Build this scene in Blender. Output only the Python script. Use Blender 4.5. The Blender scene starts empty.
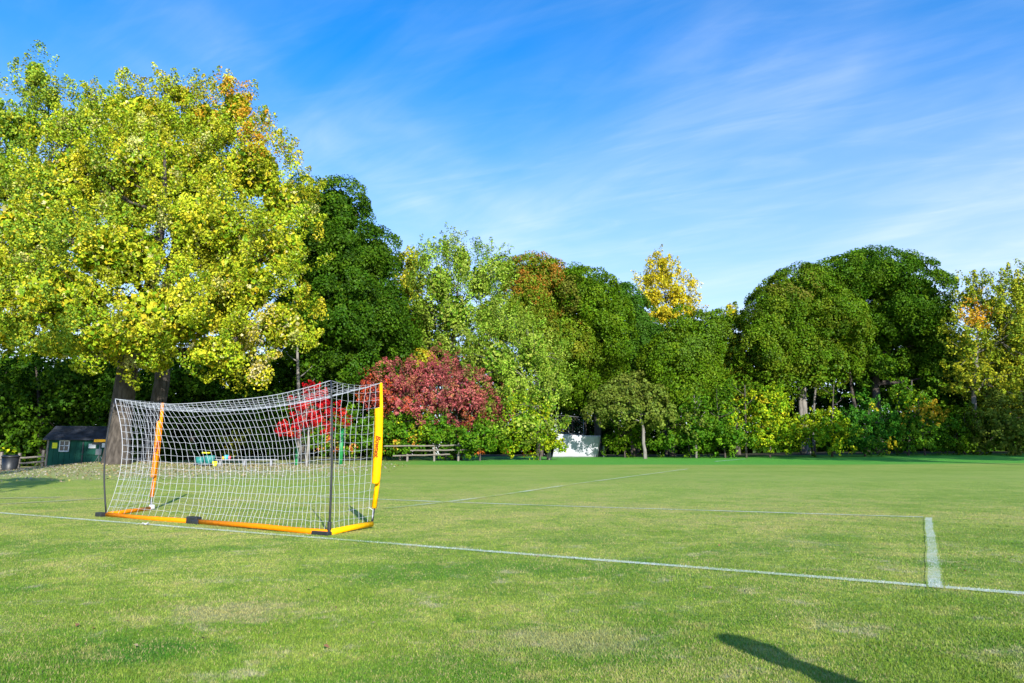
import bpy, bmesh, math, random
import numpy as np
from mathutils import Vector, Matrix, noise as mnoise

rng = np.random.default_rng(11)
random.seed(5)
scene = bpy.context.scene
COL = scene.collection
PI = math.pi

# ------------------------------------------------------------------ camera
F = 1024 * 24.0 / 36.0
H0 = 1.19
TH = math.atan((457 - 341.5) / F)
FWD = np.array([0, math.cos(TH), math.sin(TH)])
UPV = np.array([0, -math.sin(TH), math.cos(TH)])
RGT = np.array([1.0, 0, 0])
CAM = np.array([0, 0, H0])

def ray(px, py):
    return FWD + RGT * ((px - 512) / F) + UPV * ((341.5 - py) / F)

def at(px, py, Y):
    r = ray(px, py)
    return CAM + r * (Y / r[1])

def project(P):
    d = P - CAM
    z = d @ FWD
    z = np.where(np.abs(z) < 1e-3, 1e-3, z)
    return 512 + F * (d @ RGT) / z, 341.5 - F * (d @ UPV) / z

def sstep(a, b, x):
    t = np.clip((np.asarray(x, float) - a) / (b - a), 0, 1)
    return t * t * (3 - 2 * t)

def ground_h(X, Y):
    X = np.asarray(X, float); Y = np.asarray(Y, float)
    s = np.clip((Y - 17) / 46.0, 0, 1.2)
    s = np.where(Y < 17, 0, s) * sstep(13, 26, Y)
    low = 1 - 0.5 * sstep(-24.5, -29.5, X)
    hi = 1 + 0.22 * sstep(15, 40, X)
    mound = 0.28 * np.exp(-(((X + 23.0) / 3.4) ** 2 + ((Y - 40.0) / 4.0) ** 2))
    return 1.22 * s * low * hi + mound

def gat(px, py):
    """ground point seen at a pixel"""
    r = ray(px, py); r = r / r[1]
    y = 1.5
    while y < 200:
        p = CAM + r * y
        if p[2] <= ground_h(p[0], p[1]):
            return np.array([p[0], p[1], float(ground_h(p[0], p[1]))])
        y += 0.02
    return CAM + r * 60

def gz(x, y):
    return float(ground_h(x, y))

# ------------------------------------------------------------------ object helpers
def link(o):
    COL.objects.link(o); return o

def thing(name, label, cat, loc=(0, 0, 0), group=None, rotz=0):
    o = bpy.data.objects.new(name, None)
    o.empty_display_size = 0.2
    link(o)
    o.location = loc; o.rotation_euler = (0, 0, rotz)
    o['label'] = label; o['category'] = cat
    if group: o['group'] = group
    return o

def tag(o, label=None, cat=None, group=None, kind=None):
    if label: o['label'] = label
    if cat: o['category'] = cat
    if group: o['group'] = group
    if kind: o['kind'] = kind
    return o

def adopt(o, parent):
    """parent while geometry is given in world coordinates"""
    o.parent = parent
    o.matrix_parent_inverse = (Matrix.Translation(parent.location) @ Matrix.Rotation(parent.rotation_euler.z, 4, 'Z')).inverted()
    return o

def mesh_obj(name, V, Fc, mat, parent=None, smooth=False, col=None, attrs=None):
    V = np.asarray(V, np.float32).reshape(-1, 3)
    me = bpy.data.meshes.new(name)
    if isinstance(Fc, np.ndarray):
        k = Fc.shape[1]; n = len(Fc)
        me.vertices.add(len(V)); me.vertices.foreach_set('co', V.ravel())
        me.loops.add(n * k); me.loops.foreach_set('vertex_index', Fc.astype(np.int32).ravel())
        me.polygons.add(n); me.polygons.foreach_set('loop_start', np.arange(0, n * k, k, dtype=np.int32))
        me.update(calc_edges=True)
    else:
        me.from_pydata(V.tolist(), [], [list(f) for f in Fc]); me.update()
    if smooth:
        me.polygons.foreach_set('use_smooth', np.ones(len(me.polygons), bool))
    if col is not None:
        a = me.color_attributes.new('Col', 'FLOAT_COLOR', 'POINT')
        c4 = np.ones((len(V), 4), np.float32); c4[:, :3] = col
        a.data.foreach_set('color', c4.ravel())
    if attrs:
        for k_, v_ in attrs.items():
            a = me.attributes.new(k_, 'FLOAT', 'POINT')
            a.data.foreach_set('value', np.asarray(v_, np.float32))
    if mat: me.materials.append(mat)
    o = bpy.data.objects.new(name, me); link(o)
    if parent is not None: adopt(o, parent)
    return o

class MB:
    """collects shapes into one mesh"""
    def __init__(s): s.v = []; s.f = []
    def add(s, V, Fs):
        n = len(s.v)
        s.v += [tuple(map(float, p)) for p in V]
        s.f += [tuple(i + n for i in f) for f in Fs]
    def box(s, c, size, rz=0, M=None):
        x, y, z = [q / 2 for q in size]
        P = [(-x, -y, -z), (x, -y, -z), (x, y, -z), (-x, y, -z), (-x, -y, z), (x, -y, z), (x, y, z), (-x, y, z)]
        R = M if M is not None else Matrix.Rotation(rz, 3, 'Z')
        V = [R @ Vector(p) + Vector(c) for p in P]
        s.add(V, [(0, 3, 2, 1), (4, 5, 6, 7), (0, 1, 5, 4), (1, 2, 6, 5), (2, 3, 7, 6), (3, 0, 4, 7)])
    def tube(s, pts, rad, n=8, cap=True):
        pts = [np.asarray(p, float) for p in pts]
        if np.isscalar(rad): rad = [rad] * len(pts)
        V = []; Fs = []
        ref = None
        for i, p in enumerate(pts):
            d = pts[min(i + 1, len(pts) - 1)] - pts[max(i - 1, 0)]
            d = d / (np.linalg.norm(d) + 1e-9)
            if ref is None:
                ref = np.array([1.0, 0, 0]) if abs(d[0]) < .8 else np.array([0, 1.0, 0])
            u = ref - d * (ref @ d); u /= np.linalg.norm(u) + 1e-9
            ref = u
            w = np.cross(d, u)
            for k in range(n):
                a = 2 * PI * k / n
                V.append(p + rad[i] * (math.cos(a) * u + math.sin(a) * w))
        for i in range(len(pts) - 1):
            for k in range(n):
                Fs.append((i * n + k, i * n + (k + 1) % n, (i + 1) * n + (k + 1) % n, (i + 1) * n + k))
        if cap:
            Fs.append(tuple(range(n - 1, -1, -1)))
            b = (len(pts) - 1) * n
            Fs.append(tuple(b + k for k in range(n)))
        s.add(V, Fs)
    def build(s, name, mat, parent=None, smooth=False, bevel=0):
        o = mesh_obj(name, s.v, s.f, mat, parent, smooth)
        if bevel:
            b = o.modifiers.new('bevel', 'BEVEL'); b.width = bevel; b.segments = 2; b.limit_method = 'ANGLE'
        return o

# ------------------------------------------------------------------ materials
def new_mat(name):
    m = bpy.data.materials.new(name); m.use_nodes = True
    nt = m.node_tree
    for n in list(nt.nodes): nt.nodes.remove(n)
    out = nt.nodes.new('ShaderNodeOutputMaterial')
    return m, nt, out

def N(nt, t, **kw):
    n = nt.nodes.new(t)
    for k, v in kw.items():
        if k.startswith('i_'):
            n.inputs[k[2:].replace('_', ' ')].default_value = v
        else:
            setattr(n, k, v)
    return n

def surf_mat(name, color, rough=.6, spec=.4, noise_scale=8, noise_amt=.25, bump=.0, metal=0, bscale=None, stretch=None):
    m, nt, out = new_mat(name)
    p = N(nt, 'ShaderNodeBsdfPrincipled')
    p.inputs['Roughness'].default_value = rough
    p.inputs['Specular IOR Level'].default_value = spec
    p.inputs['Metallic'].default_value = metal
    tc = N(nt, 'ShaderNodeTexCoord')
    src = tc.outputs['Object']
    if stretch:
        mp = N(nt, 'ShaderNodeMapping'); mp.inputs['Scale'].default_value = stretch
        nt.links.new(src, mp.inputs['Vector']); src = mp.outputs['Vector']
    nz = N(nt, 'ShaderNodeTexNoise'); nz.inputs['Scale'].default_value = noise_scale; nz.inputs['Detail'].default_value = 6
    nt.links.new(src, nz.inputs['Vector'])
    mr = N(nt, 'ShaderNodeMapRange'); mr.inputs['From Min'].default_value = .25; mr.inputs['From Max'].default_value = .75
    mr.inputs['To Min'].default_value = 1 - noise_amt; mr.inputs['To Max'].default_value = 1 + noise_amt
    nt.links.new(nz.outputs['Fac'], mr.inputs['Value'])
    mx = N(nt, 'ShaderNodeVectorMath', operation='SCALE'); mx.inputs[0].default_value = color
    nt.links.new(mr.outputs['Result'], mx.inputs['Scale'])
    nt.links.new(mx.outputs['Vector'], p.inputs['Base Color'])
    if bump:
        b = N(nt, 'ShaderNodeBump'); b.inputs['Strength'].default_value = bump; b.inputs['Distance'].default_value = .05
        nz2 = N(nt, 'ShaderNodeTexNoise'); nz2.inputs['Scale'].default_value = bscale or noise_scale * 2; nz2.inputs['Detail'].default_value = 8
        nt.links.new(src, nz2.inputs['Vector'])
        nt.links.new(nz2.outputs['Fac'], b.inputs['Height']); nt.links.new(b.outputs['Normal'], p.inputs['Normal'])
    nt.links.new(p.outputs['BSDF'], out.inputs['Surface'])
    return m

def leaf_mat(name, trans=.35, gloss=.06):
    m, nt, out = new_mat(name)
    at_ = N(nt, 'ShaderNodeAttribute', attribute_name='Col')
    d = N(nt, 'ShaderNodeBsdfDiffuse'); t = N(nt, 'ShaderNodeBsdfTranslucent')
    g = N(nt, 'ShaderNodeBsdfGlossy'); g.inputs['Roughness'].default_value = .5
    g.inputs['Color'].default_value = (.9, .92, .85, 1)
    hs = N(nt, 'ShaderNodeHueSaturation'); hs.inputs['Saturation'].default_value = 1.15; hs.inputs['Value'].default_value = 1.15
    nt.links.new(at_.outputs['Color'], d.inputs['Color'])
    nt.links.new(at_.outputs['Color'], hs.inputs['Color']); nt.links.new(hs.outputs['Color'], t.inputs['Color'])
    m1 = N(nt, 'ShaderNodeMixShader'); m1.inputs[0].default_value = trans
    nt.links.new(d.outputs[0], m1.inputs[1]); nt.links.new(t.outputs[0], m1.inputs[2])
    m2 = N(nt, 'ShaderNodeMixShader'); m2.inputs[0].default_value = gloss
    nt.links.new(m1.outputs[0], m2.inputs[1]); nt.links.new(g.outputs[0], m2.inputs[2])
    nt.links.new(m2.outputs[0], out.inputs['Surface'])
    return m

LEAF = leaf_mat('leaf', .17, .008)
BARK = surf_mat('bark', (.085, .072, .062), .9, .2, 3.0, .6, .9, bscale=9, stretch=(2.5, 2.5, .5))
BARK_PALE = surf_mat('pale_bark', (.20, .185, .165), .9, .2, 4.0, .5, .7, bscale=9, stretch=(2.5, 2.5, .5))
WOOD = surf_mat('weathered_wood', (.21, .185, .16), .85, .2, 6, .35, .4, stretch=(6, 6, 1))
PALEWOOD = surf_mat('painted_rail', (.24, .25, .28), .7, .3, 6, .2, .2)
ORANGE = surf_mat('orange_fabric', (.98, .27, .001), .6, .12, 14, .1, .25, bscale=18)
YELLOW = surf_mat('amber_fabric', (1.0, .47, .001), .6, .12, 14, .1, .3, bscale=14)
BLACK = surf_mat('black_plastic', (.018, .02, .025), .45, .5, 12, .3)
DARKROD = surf_mat('dark_rod', (.022, .024, .032), .35, .5, 12, .3)
TWINE = surf_mat('white_twine', (.47, .49, .55), .75, .2, 30, .1)
WHITE = surf_mat('white_paint', (.62, .63, .66), .6, .3, 5, .08)
LETTER = surf_mat('dark_red_print', (.30, .035, .004), .6, .2, 20, .15)
SHEDGREEN = surf_mat('green_siding', (.006, .075, .05), .75, .25, 2.2, .3, .2)
SHINGLE = surf_mat('grey_shingle', (.04, .045, .06), .9, .2, 2.6, .6, .5)
GLASS = surf_mat('window_glass', (.02, .025, .03), .08, .6, 3, .2)
SIGNYEL = surf_mat('yellow_sign', (.75, .72, .02), .6, .3, 5, .1)
SIGNORG = surf_mat('orange_board', (.85, .42, .01), .6, .3, 5, .15)
TEAL = surf_mat('teal_plastic', (.02, .20, .19), .5, .4, 6, .25)
CYAN = surf_mat('cyan_plastic', (.03, .45, .60), .4, .5, 6, .1)
REDP = surf_mat('red_plastic', (.65, .03, .05), .4, .5, 6, .1)
GREENP = surf_mat('green_post_paint', (.015, .22, .06), .5, .4, 6, .2)
METAL = surf_mat('grey_metal', (.22, .23, .24), .45, .5, 6, .25, metal=.6)
TARP = surf_mat('white_tarp', (.43, .45, .50), .6, .3, 1.5, .05, .35, bscale=2.0)
PAPER = surf_mat('white_paper', (.6, .59, .6), .8, .2, 10, .05)

# ------------------------------------------------------------------ turf colour (a node group of world position)
DEEP_AT = gat(130, 652) * [1, 1, 0]
WORN_AT = (gat(225, 612) * [1, 1, 0], gat(560, 640) * [1, 1, 0])
def turf_group():
    g = bpy.data.node_groups.new('turf_colour', 'ShaderNodeTree')
    g.interface.new_socket('Color', in_out='OUTPUT', socket_type='NodeSocketColor')
    g.interface.new_socket('Height', in_out='OUTPUT', socket_type='NodeSocketFloat')
    nt = g; L = nt.links.new
    go = nt.nodes.new('NodeGroupOutput')
    geo = N(nt, 'ShaderNodeNewGeometry'); P = geo.outputs['Position']
    flat = N(nt, 'ShaderNodeVectorMath', operation='MULTIPLY'); flat.inputs[1].default_value = (1, 1, 0)
    L(P, flat.inputs[0]); P = flat.outputs['Vector']
    sep = N(nt, 'ShaderNodeSeparateXYZ'); L(P, sep.inputs[0])
    def nz(scale, detail=4, rough=.6, off=(0, 0, 0), dist=0, sc=(1, 1, 1)):
        mp = N(nt, 'ShaderNodeMapping'); mp.inputs['Location'].default_value = off; mp.inputs['Scale'].default_value = sc
        L(P, mp.inputs['Vector'])
        n = N(nt, 'ShaderNodeTexNoise'); n.inputs['Scale'].default_value = scale; n.inputs['Detail'].default_value = detail
        n.inputs['Roughness'].default_value = rough; n.inputs['Distortion'].default_value = dist
        L(mp.outputs['Vector'], n.inputs['Vector']); return n.outputs['Fac']
    def mr(v, a, b, c=0, d=1, smooth=True):
        n = N(nt, 'ShaderNodeMapRange'); n.interpolation_type = 'SMOOTHSTEP' if smooth else 'LINEAR'
        n.inputs['From Min'].default_value = a; n.inputs['From Max'].default_value = b
        n.inputs['To Min'].default_value = c; n.inputs['To Max'].default_value = d
        L(v, n.inputs['Value']); return n.outputs['Result']
    def mix(f, a, b, blend='MIX'):
        n = N(nt, 'ShaderNodeMix', data_type='RGBA', blend_type=blend)
        if isinstance(f, (int, float)): n.inputs[0].default_value = f
        else: L(f, n.inputs[0])
        for k, q in ((6, a), (7, b)):
            if isinstance(q, tuple): n.inputs[k].default_value = (*q, 1)
            else: L(q, n.inputs[k])
        return n.outputs[2]
    def mth(op, a, b=None):
        n = N(nt, 'ShaderNodeMath', operation=op)
        for k, q in ((0, a), (1, b)):
            if q is None: continue
            if isinstance(q, (int, float)): n.inputs[k].default_value = q
            else: L(q, n.inputs[k])
        return n.outputs[0]
    X, Y = sep.outputs['X'], sep.outputs['Y']
    green = (.158, .262, .020); straw = (.42, .385, .115); deep = (.080, .215, .010); pale = (.29, .385, .055)
    lush = (.075, .32, .030); dirt = (.46, .41, .25)
    big = nz(.33, 3, .55); med = nz(1.3, 4, .6, (7, 3, 0)); fine = nz(9, 3, .6, (2, 9, 0)); grain = nz(55, 2, .6, (5, 1, 0))
    far = mr(Y, 6.5, 15)
    m = mth('ADD', mth('MULTIPLY', big, .50), mth('ADD', mth('MULTIPLY', med, .55), mth('MULTIPLY', fine, .40)))
    m = mth('ADD', m, mth('MULTIPLY', far, .12))
    right = mr(X, 3, 16)
    m = mth('SUBTRACT', m, mth('MULTIPLY', right, .07))
    c = mix(mr(m, .60, .90), green, pale)
    c = mix(mr(m, .74, .97), c, straw)
    c = mix(mth('MULTIPLY', mr(nz(.55, 5, .6, (31, 4, 0)), .48, .64), mr(Y, 14, 8, .25, .8)), c, deep)
    # bare worn patches, mostly near the camera
    worn = mth('MULTIPLY', mr(nz(1.6, 6, .78, (13, 22, 0)), .54, .68), mr(Y, 13, 8))
    c = mix(mth('MULTIPLY', worn, .75), c, dirt)
    dv = N(nt, 'ShaderNodeVectorMath', operation='SUBTRACT'); L(P, dv.inputs[0]); dv.inputs[1].default_value = tuple(DEEP_AT)
    ds = N(nt, 'ShaderNodeVectorMath', operation='MULTIPLY'); L(dv.outputs[0], ds.inputs[0]); ds.inputs[1].default_value = (1.1, 2.2, 0)
    dl_ = N(nt, 'ShaderNodeVectorMath', operation='LENGTH'); L(ds.outputs[0], dl_.inputs[0])
    spot = mr(mth('ADD', dl_.outputs['Value'], mth('MULTIPLY', nz(2.2, 5, .7, (3, 3, 0)), 1.6)), 1.7, 1.0)
    c = mix(spot, c, (.05, .175, .008))
    for wx, ww in ((WORN_AT[0], 1.0), (WORN_AT[1], .8)):
        dv = N(nt, 'ShaderNodeVectorMath', operation='SUBTRACT'); L(P, dv.inputs[0]); dv.inputs[1].default_value = tuple(wx)
        ds = N(nt, 'ShaderNodeVectorMath', operation='MULTIPLY'); L(dv.outputs[0], ds.inputs[0]); ds.inputs[1].default_value = (1.0, 1.5, 0)
        dl2 = N(nt, 'ShaderNodeVectorMath', operation='LENGTH'); L(ds.outputs[0], dl2.inputs[0])
        wsp = mr(mth('ADD', mth('MULTIPLY', dl2.outputs['Value'], .35), nz(3.2, 6, .75, (ww * 9, 13, 0))), .78, .58)
        c = mix(mth('MULTIPLY', wsp, .55 * ww), c, (.43, .345, .20))
    # finer mottling
    c = mix(mr(nz(4.0, 4, .7, (3, 8, 0)), .53, .68, 0, .75), c, deep)
    c = mix(mr(nz(2.6, 5, .75, (17, 8, 0)), .52, .68, 0, .6), c, straw)
    c = mix(mr(grain, .50, .72, 0, .6), c, straw)
    c = mix(mr(nz(120, 2, .6, (1, 1, 0)), .52, .75, 0, .5), c, (.04, .095, .01))
    c = mix(mr(Y, 11, 30, 0, .6), c, mix(mr(nz(.25, 3, .5, (9, 40, 0), 0, (.4, 1, 1)), .35, .7), (.21, .322, .040), (.295, .382, .070)))
    # lusher strip past the end of the pitch
    edge = mth('ADD', mth('ADD', Y, mth('MULTIPLY', nz(.15, 2), 2.0)), mth('MULTIPLY', X, .02))
    lm = mth('MULTIPLY', mr(edge, 43.5, 46.0), mr(X, -14, -3))
    c = mix(mth('MULTIPLY', lm, .95), c, mix(mr(nz(.8, 4), .35, .7), lush, (.10, .33, .035)))
    # dry littered ground below the big trees
    dl = mth('MULTIPLY', mr(mth('ADD', Y, mth('MULTIPLY', nz(.3, 3, .6, (5, 5, 0)), 8)), 30, 37), mr(X, -6, -15))
    dry = mix(mr(nz(2.2, 5, .7, (8, 1, 0)), .4, .65), (.27, .31, .085), (.42, .395, .22))
    c = mix(mth('MULTIPLY', dl, .85), c, dry)
    # wood floor
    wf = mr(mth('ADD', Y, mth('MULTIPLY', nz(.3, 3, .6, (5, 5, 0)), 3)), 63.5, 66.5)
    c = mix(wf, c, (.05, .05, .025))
    L(c, go.inputs['Color'])
    L(mth('ADD', mth('MULTIPLY', grain, .5), mth('ADD', nz(120, 2, .6, (1, 1, 0)), mth('MULTIPLY', fine, .5))), go.inputs['Height'])
    return g

TURF = turf_group()

def turf_mat(name, blades=False):
    m, nt, out = new_mat(name); L = nt.links.new
    g = N(nt, 'ShaderNodeGroup'); g.node_tree = TURF
    p = N(nt, 'ShaderNodeBsdfPrincipled'); p.inputs['Roughness'].default_value = .75; p.inputs['Specular IOR Level'].default_value = .25
    if blades:
        a = N(nt, 'ShaderNodeAttribute', attribute_name='tone')
        b = N(nt, 'ShaderNodeAttribute', attribute_name='straw')
        w = N(nt, 'ShaderNodeAttribute', attribute_name='paint')
        v = N(nt, 'ShaderNodeVectorMath', operation='SCALE')
        L(g.outputs['Color'], v.inputs[0]); L(a.outputs['Fac'], v.inputs['Scale'])
        mx = N(nt, 'ShaderNodeMix', data_type='RGBA'); L(b.outputs['Fac'], mx.inputs[0])
        L(v.outputs['Vector'], mx.inputs[6]); mx.inputs[7].default_value = (.45, .365, .185, 1)
        m2 = N(nt, 'ShaderNodeMix', data_type='RGBA'); L(w.outputs['Fac'], m2.inputs[0])
        L(mx.outputs[2], m2.inputs[6]); m2.inputs[7].default_value = (.66, .70, .70, 1)
        L(m2.outputs[2], p.inputs['Base Color'])
        tr = N(nt, 'ShaderNodeBsdfTranslucent'); L(m2.outputs[2], tr.inputs['Color'])
        ms = N(nt, 'ShaderNodeMixShader'); ms.inputs[0].default_value = .25
        L(p.outputs[0], ms.inputs[1]); L(tr.outputs[0], ms.inputs[2]); L(ms.outputs[0], out.inputs['Surface'])
    else:
        L(g.outputs['Color'], p.inputs['Base Color'])
        b = N(nt, 'ShaderNodeBump'); b.inputs['Strength'].default_value = .55; b.inputs['Distance'].default_value = .03
        L(g.outputs['Height'], b.inputs['Height']); L(b.outputs['Normal'], p.inputs['Normal'])
        L(p.outputs[0], out.inputs['Surface'])
    return m

def line_mat():
    m, nt, out = new_mat('line_paint'); L = nt.links.new
    g = N(nt, 'ShaderNodeGroup'); g.node_tree = TURF
    p = N(nt, 'ShaderNodeBsdfPrincipled'); p.inputs['Roughness'].default_value = .8; p.inputs['Specular IOR Level'].default_value = .2
    geo = N(nt, 'ShaderNodeNewGeometry')
    n = N(nt, 'ShaderNodeTexNoise'); n.inputs['Scale'].default_value = 14; n.inputs['Detail'].default_value = 6; n.inputs['Roughness'].default_value = .75
    n2 = N(nt, 'ShaderNodeTexNoise'); n2.inputs['Scale'].default_value = .7; n2.inputs['Detail'].default_value = 3
    L(geo.outputs['Position'], n.inputs['Vector']); L(geo.outputs['Position'], n2.inputs['Vector'])
    ed = N(nt, 'ShaderNodeAttribute', attribute_name='paint')
    ad = N(nt, 'ShaderNodeMath', operation='ADD'); L(n.outputs['Fac'], ad.inputs[0]); L(n2.outputs['Fac'], ad.inputs[1])
    a2 = N(nt, 'ShaderNodeMath', operation='ADD'); L(ad.outputs[0], a2.inputs[0]); L(ed.outputs['Fac'], a2.inputs[1])
    mr = N(nt, 'ShaderNodeMapRange'); mr.inputs['From Min'].default_value = 1.20; mr.inputs['From Max'].default_value = 2.0
    mr.inputs['To Max'].default_value = .92
    L(a2.outputs[0], mr.inputs['Value'])
    mx = N(nt, 'ShaderNodeMix', data_type='RGBA'); L(mr.outputs['Result'], mx.inputs[0])
    L(g.outputs['Color'], mx.inputs[6]); mx.inputs[7].default_value = (.68, .72, .72, 1)
    L(mx.outputs[2], p.inputs['Base Color']); L(p.outputs[0], out.inputs['Surface'])
    return m

GROUND_MAT = turf_mat('turf'); BLADE_MAT = turf_mat('grass_blades', True); LINE_MAT = line_mat()

# ------------------------------------------------------------------ ground
def make_ground():
    ys = np.concatenate([np.arange(-60, 0, 6), np.arange(0, 12, 1.0), np.arange(12, 80, .7), np.arange(80, 140, 6), [160, 220, 320, 500]])
    xs = np.concatenate([[-500, -300, -180, -120], np.arange(-90, -45, 5), np.arange(-45, 60, .9), np.arange(60, 100, 5), [120, 180, 300, 500]])
    XX, YY = np.meshgrid(xs, ys)
    V = np.stack([XX, YY, ground_h(XX, YY)], -1).reshape(-1, 3)
    nx, ny = len(xs), len(ys)
    i = np.arange(nx - 1)[None] + np.arange(ny - 1)[:, None] * nx
    Fc = np.stack([i, i + 1, i + 1 + nx, i + nx], -1).reshape(-1, 4)
    o = mesh_obj('ground', V, Fc, GROUND_MAT, smooth=True)
    o['kind'] = 'structure'
make_ground()

# painted pitch lines: (start, end, width, paint amount)
LINES = []
def pitch_line(a, b, w, paint=.55, ext=(0, 0), label=''):
    a = np.array(a[:2], float); b = np.array(b[:2], float)
    d = (b - a); Ln = np.linalg.norm(d); d /= Ln
    a = a - d * ext[0]; b = b + d * ext[1]
    Ln = np.linalg.norm(b - a)
    LINES.append((a, b, w, paint))
    nrm = np.array([-d[1], d[0]])
    n = max(2, int(Ln / .5)); V = []; Fc = []; at_ = []
    offs = (-.5, -.34, .34, .5); pv = (-.35, paint, paint, -.35)
    for i in range(n + 1):
        c = a + d * Ln * i / n
        wob = .006 * math.sin(i * 1.7) + .006 * math.sin(i * .61)
        for o_, pp in zip(offs, pv):
            q = c + nrm * (o_ * w + wob)
            V.append((q[0], q[1], gz(*q) + .004 + .0012 * len(LINES))); at_.append(pp)
    for i in range(n):
        for k in range(3):
            Fc.append((i * 4 + k, i * 4 + k + 1, (i + 1) * 4 + k + 1, (i + 1) * 4 + k))
    o = mesh_obj('field_line', V, Fc, LINE_MAT, attrs={'paint': at_}, smooth=True)
    o['kind'] = 'structure'
    return o
pitch_line(gat(0, 513), gat(1024, 594), .18, .50, (12, 14))
pitch_line(gat(936, 588), gat(928.5, 518), .15, .50, (.02, .05))
pitch_line(gat(929, 517.5), gat(505, 504.2), .20, .56, (-.1, 6))
pitch_line(gat(385, 508.5), gat(688, 469), .26, .32)
pitch_line(gat(715, 461.5), gat(745, 459), .3, .5)
pitch_line(gat(-20, 505.5), gat(105, 498.5), .17, .5)
pitch_line(gat(-20, 499), gat(60, 497.5), .17, .45)

def grass():
    n = 760000
    # density falls with distance
    u = rng.random(n)
    y0, y1 = 2.7, 27.0
    Y = y0 * (y1 / y0) ** (u ** 1.45)
    X = (rng.random(n) * 2 - 1) * (Y * .80 + .4)
    h = .007 + .013 * rng.random(n) ** 1.3
    h *= 1 - .6 * sstep(10, 27, Y)
    h *= 1 + .35 * (np.array([mnoise.noise((x * .9, y * .9, 3.0)) for x, y in zip(X, Y)]))
    w = (.0018 + .0019 * rng.random(n)) * (1 + .09 * (Y - 3))
    ang = rng.random(n) * 2 * PI
    lean = rng.random(n) * .9
    la = rng.random(n) * 2 * PI
    z = ground_h(X, Y)
    base = np.stack([X, Y, z], -1)
    wv = np.stack([np.cos(ang) * w, np.sin(ang) * w, np.zeros(n)], -1)
    tip = base + np.stack([np.cos(la) * h * lean, np.sin(la) * h * lean, h], -1)
    V = np.stack([base - wv, base + wv, tip], 1).reshape(-1, 3)
    Fc = np.arange(3 * n).reshape(-1, 3)
    paint = np.zeros(n)
    for a, b, lw, pa in LINES:
        d = b - a; Ln = np.linalg.norm(d); d = d / Ln
        rel = np.stack([X, Y], -1) - a
        t = rel @ d; s = np.abs(rel @ np.array([-d[1], d[0]]))
        ins = (t > 0) & (t < Ln) & (s < lw * .5)
        paint = np.where(ins & (rng.random(n) < (.22 + pa * .62) * np.clip(1.25 - s / (lw * .5), 0, 1)), .9, paint)
    tone = .7 + .6 * rng.random(n)
    pat = np.array([mnoise.noise((x * 1.1, y * 1.1, 9.0)) + .6 * mnoise.noise((x * 4.5, y * 4.5, 2.0)) for x, y in zip(X, Y)])
    straw = np.where(rng.random(n) < np.clip(.14 + .42 * pat, .02, .65), .9, 0) * rng.random(n) ** .6
    o = mesh_obj('grass', V, Fc, BLADE_MAT, attrs={'tone': np.repeat(tone, 3), 'straw': np.repeat(straw, 3), 'paint': np.repeat(paint, 3)})
    tag(o, 'short mown grass blades mottled green and straw across the near pitch', 'grass', kind='stuff')
grass()

# ------------------------------------------------------------------ leaves and trees
def unit(a):
    return a / (np.linalg.norm(a, axis=-1, keepdims=True) + 1e-9)

def leaf_geo(C, Nn, size, aspect=.62, fold=.18):
    n = len(C)
    r = unit(rng.normal(size=(n, 3)))
    r[:, 2] -= .35
    u = unit(r - Nn * (r * Nn).sum(-1, keepdims=True))
    w = np.cross(Nn, u)
    s = (size * (.65 + .7 * rng.random(n)))[:, None]
    a = C - u * s * .5
    b = C + u * s * .5
    l = C + w * s * aspect * .5 - u * s * .08 + Nn * s * fold
    r_ = C - w * s * aspect * .5 - u * s * .08 + Nn * s * fold
    V = np.stack([a, r_, b, l], 1).reshape(-1, 3)
    return V, np.arange(4 * n).reshape(-1, 4)

def pick(cols, n):
    c = np.array([k[:3] for k in cols], float); w = np.array([k[3] if len(k) > 3 else 1 for k in cols], float)
    i = rng.choice(len(c), n, p=w / w.sum())
    return c[i]

def lump(P, s, seed):
    return np.array([mnoise.noise((p[0] * s + seed, p[1] * s, p[2] * s)) for p in P])

def crown_points(lobes, cr, density, up=.35, rmin=.78, rmax=1.05, back=.55, bottom=.45):
    """clump centres and normals over the outer shell of a union of ellipsoids"""
    Cs = []; Ns = []; own = []
    for li, (c, r) in enumerate(lobes):
        area = 4 * PI * (((r[0] * r[1]) ** 1.6 + (r[0] * r[2]) ** 1.6 + (r[1] * r[2]) ** 1.6) / 3) ** (1 / 1.6)
        n = max(6, int(area * density / (cr * cr * 1.6)))
        d = unit(rng.normal(size=(n, 3)))
        keep = np.ones(n, bool)
        keep &= ~((d[:, 1] > .35) & (rng.random(n) > back))
        keep &= ~((d[:, 2] < -.45) & (rng.random(n) > bottom))
        d = d[keep]; n = len(d)
        rad = rmin + (rmax - rmin) * rng.random(n)
        P = c + d * r * rad[:, None]
        P = c + (P - c) * (1 + .22 * lump(P, .55 / max(cr, .3) * .5, li * 7.3))[:, None]
        ok = np.ones(n, bool)
        for lj, (c2, r2) in enumerate(lobes):
            if lj == li: continue
            q = (((P - c2) / r2) ** 2).sum(-1)
            ok &= q > .62
        d = d[ok]; P = P[ok]
        nn = unit(unit(d / r) + np.array([0, 0, up]) + rng.normal(size=d.shape) * .22)
        Cs.append(P); Ns.append(nn); own += [li] * len(P)
    return np.concatenate(Cs), np.concatenate(Ns), np.array(own)

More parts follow.
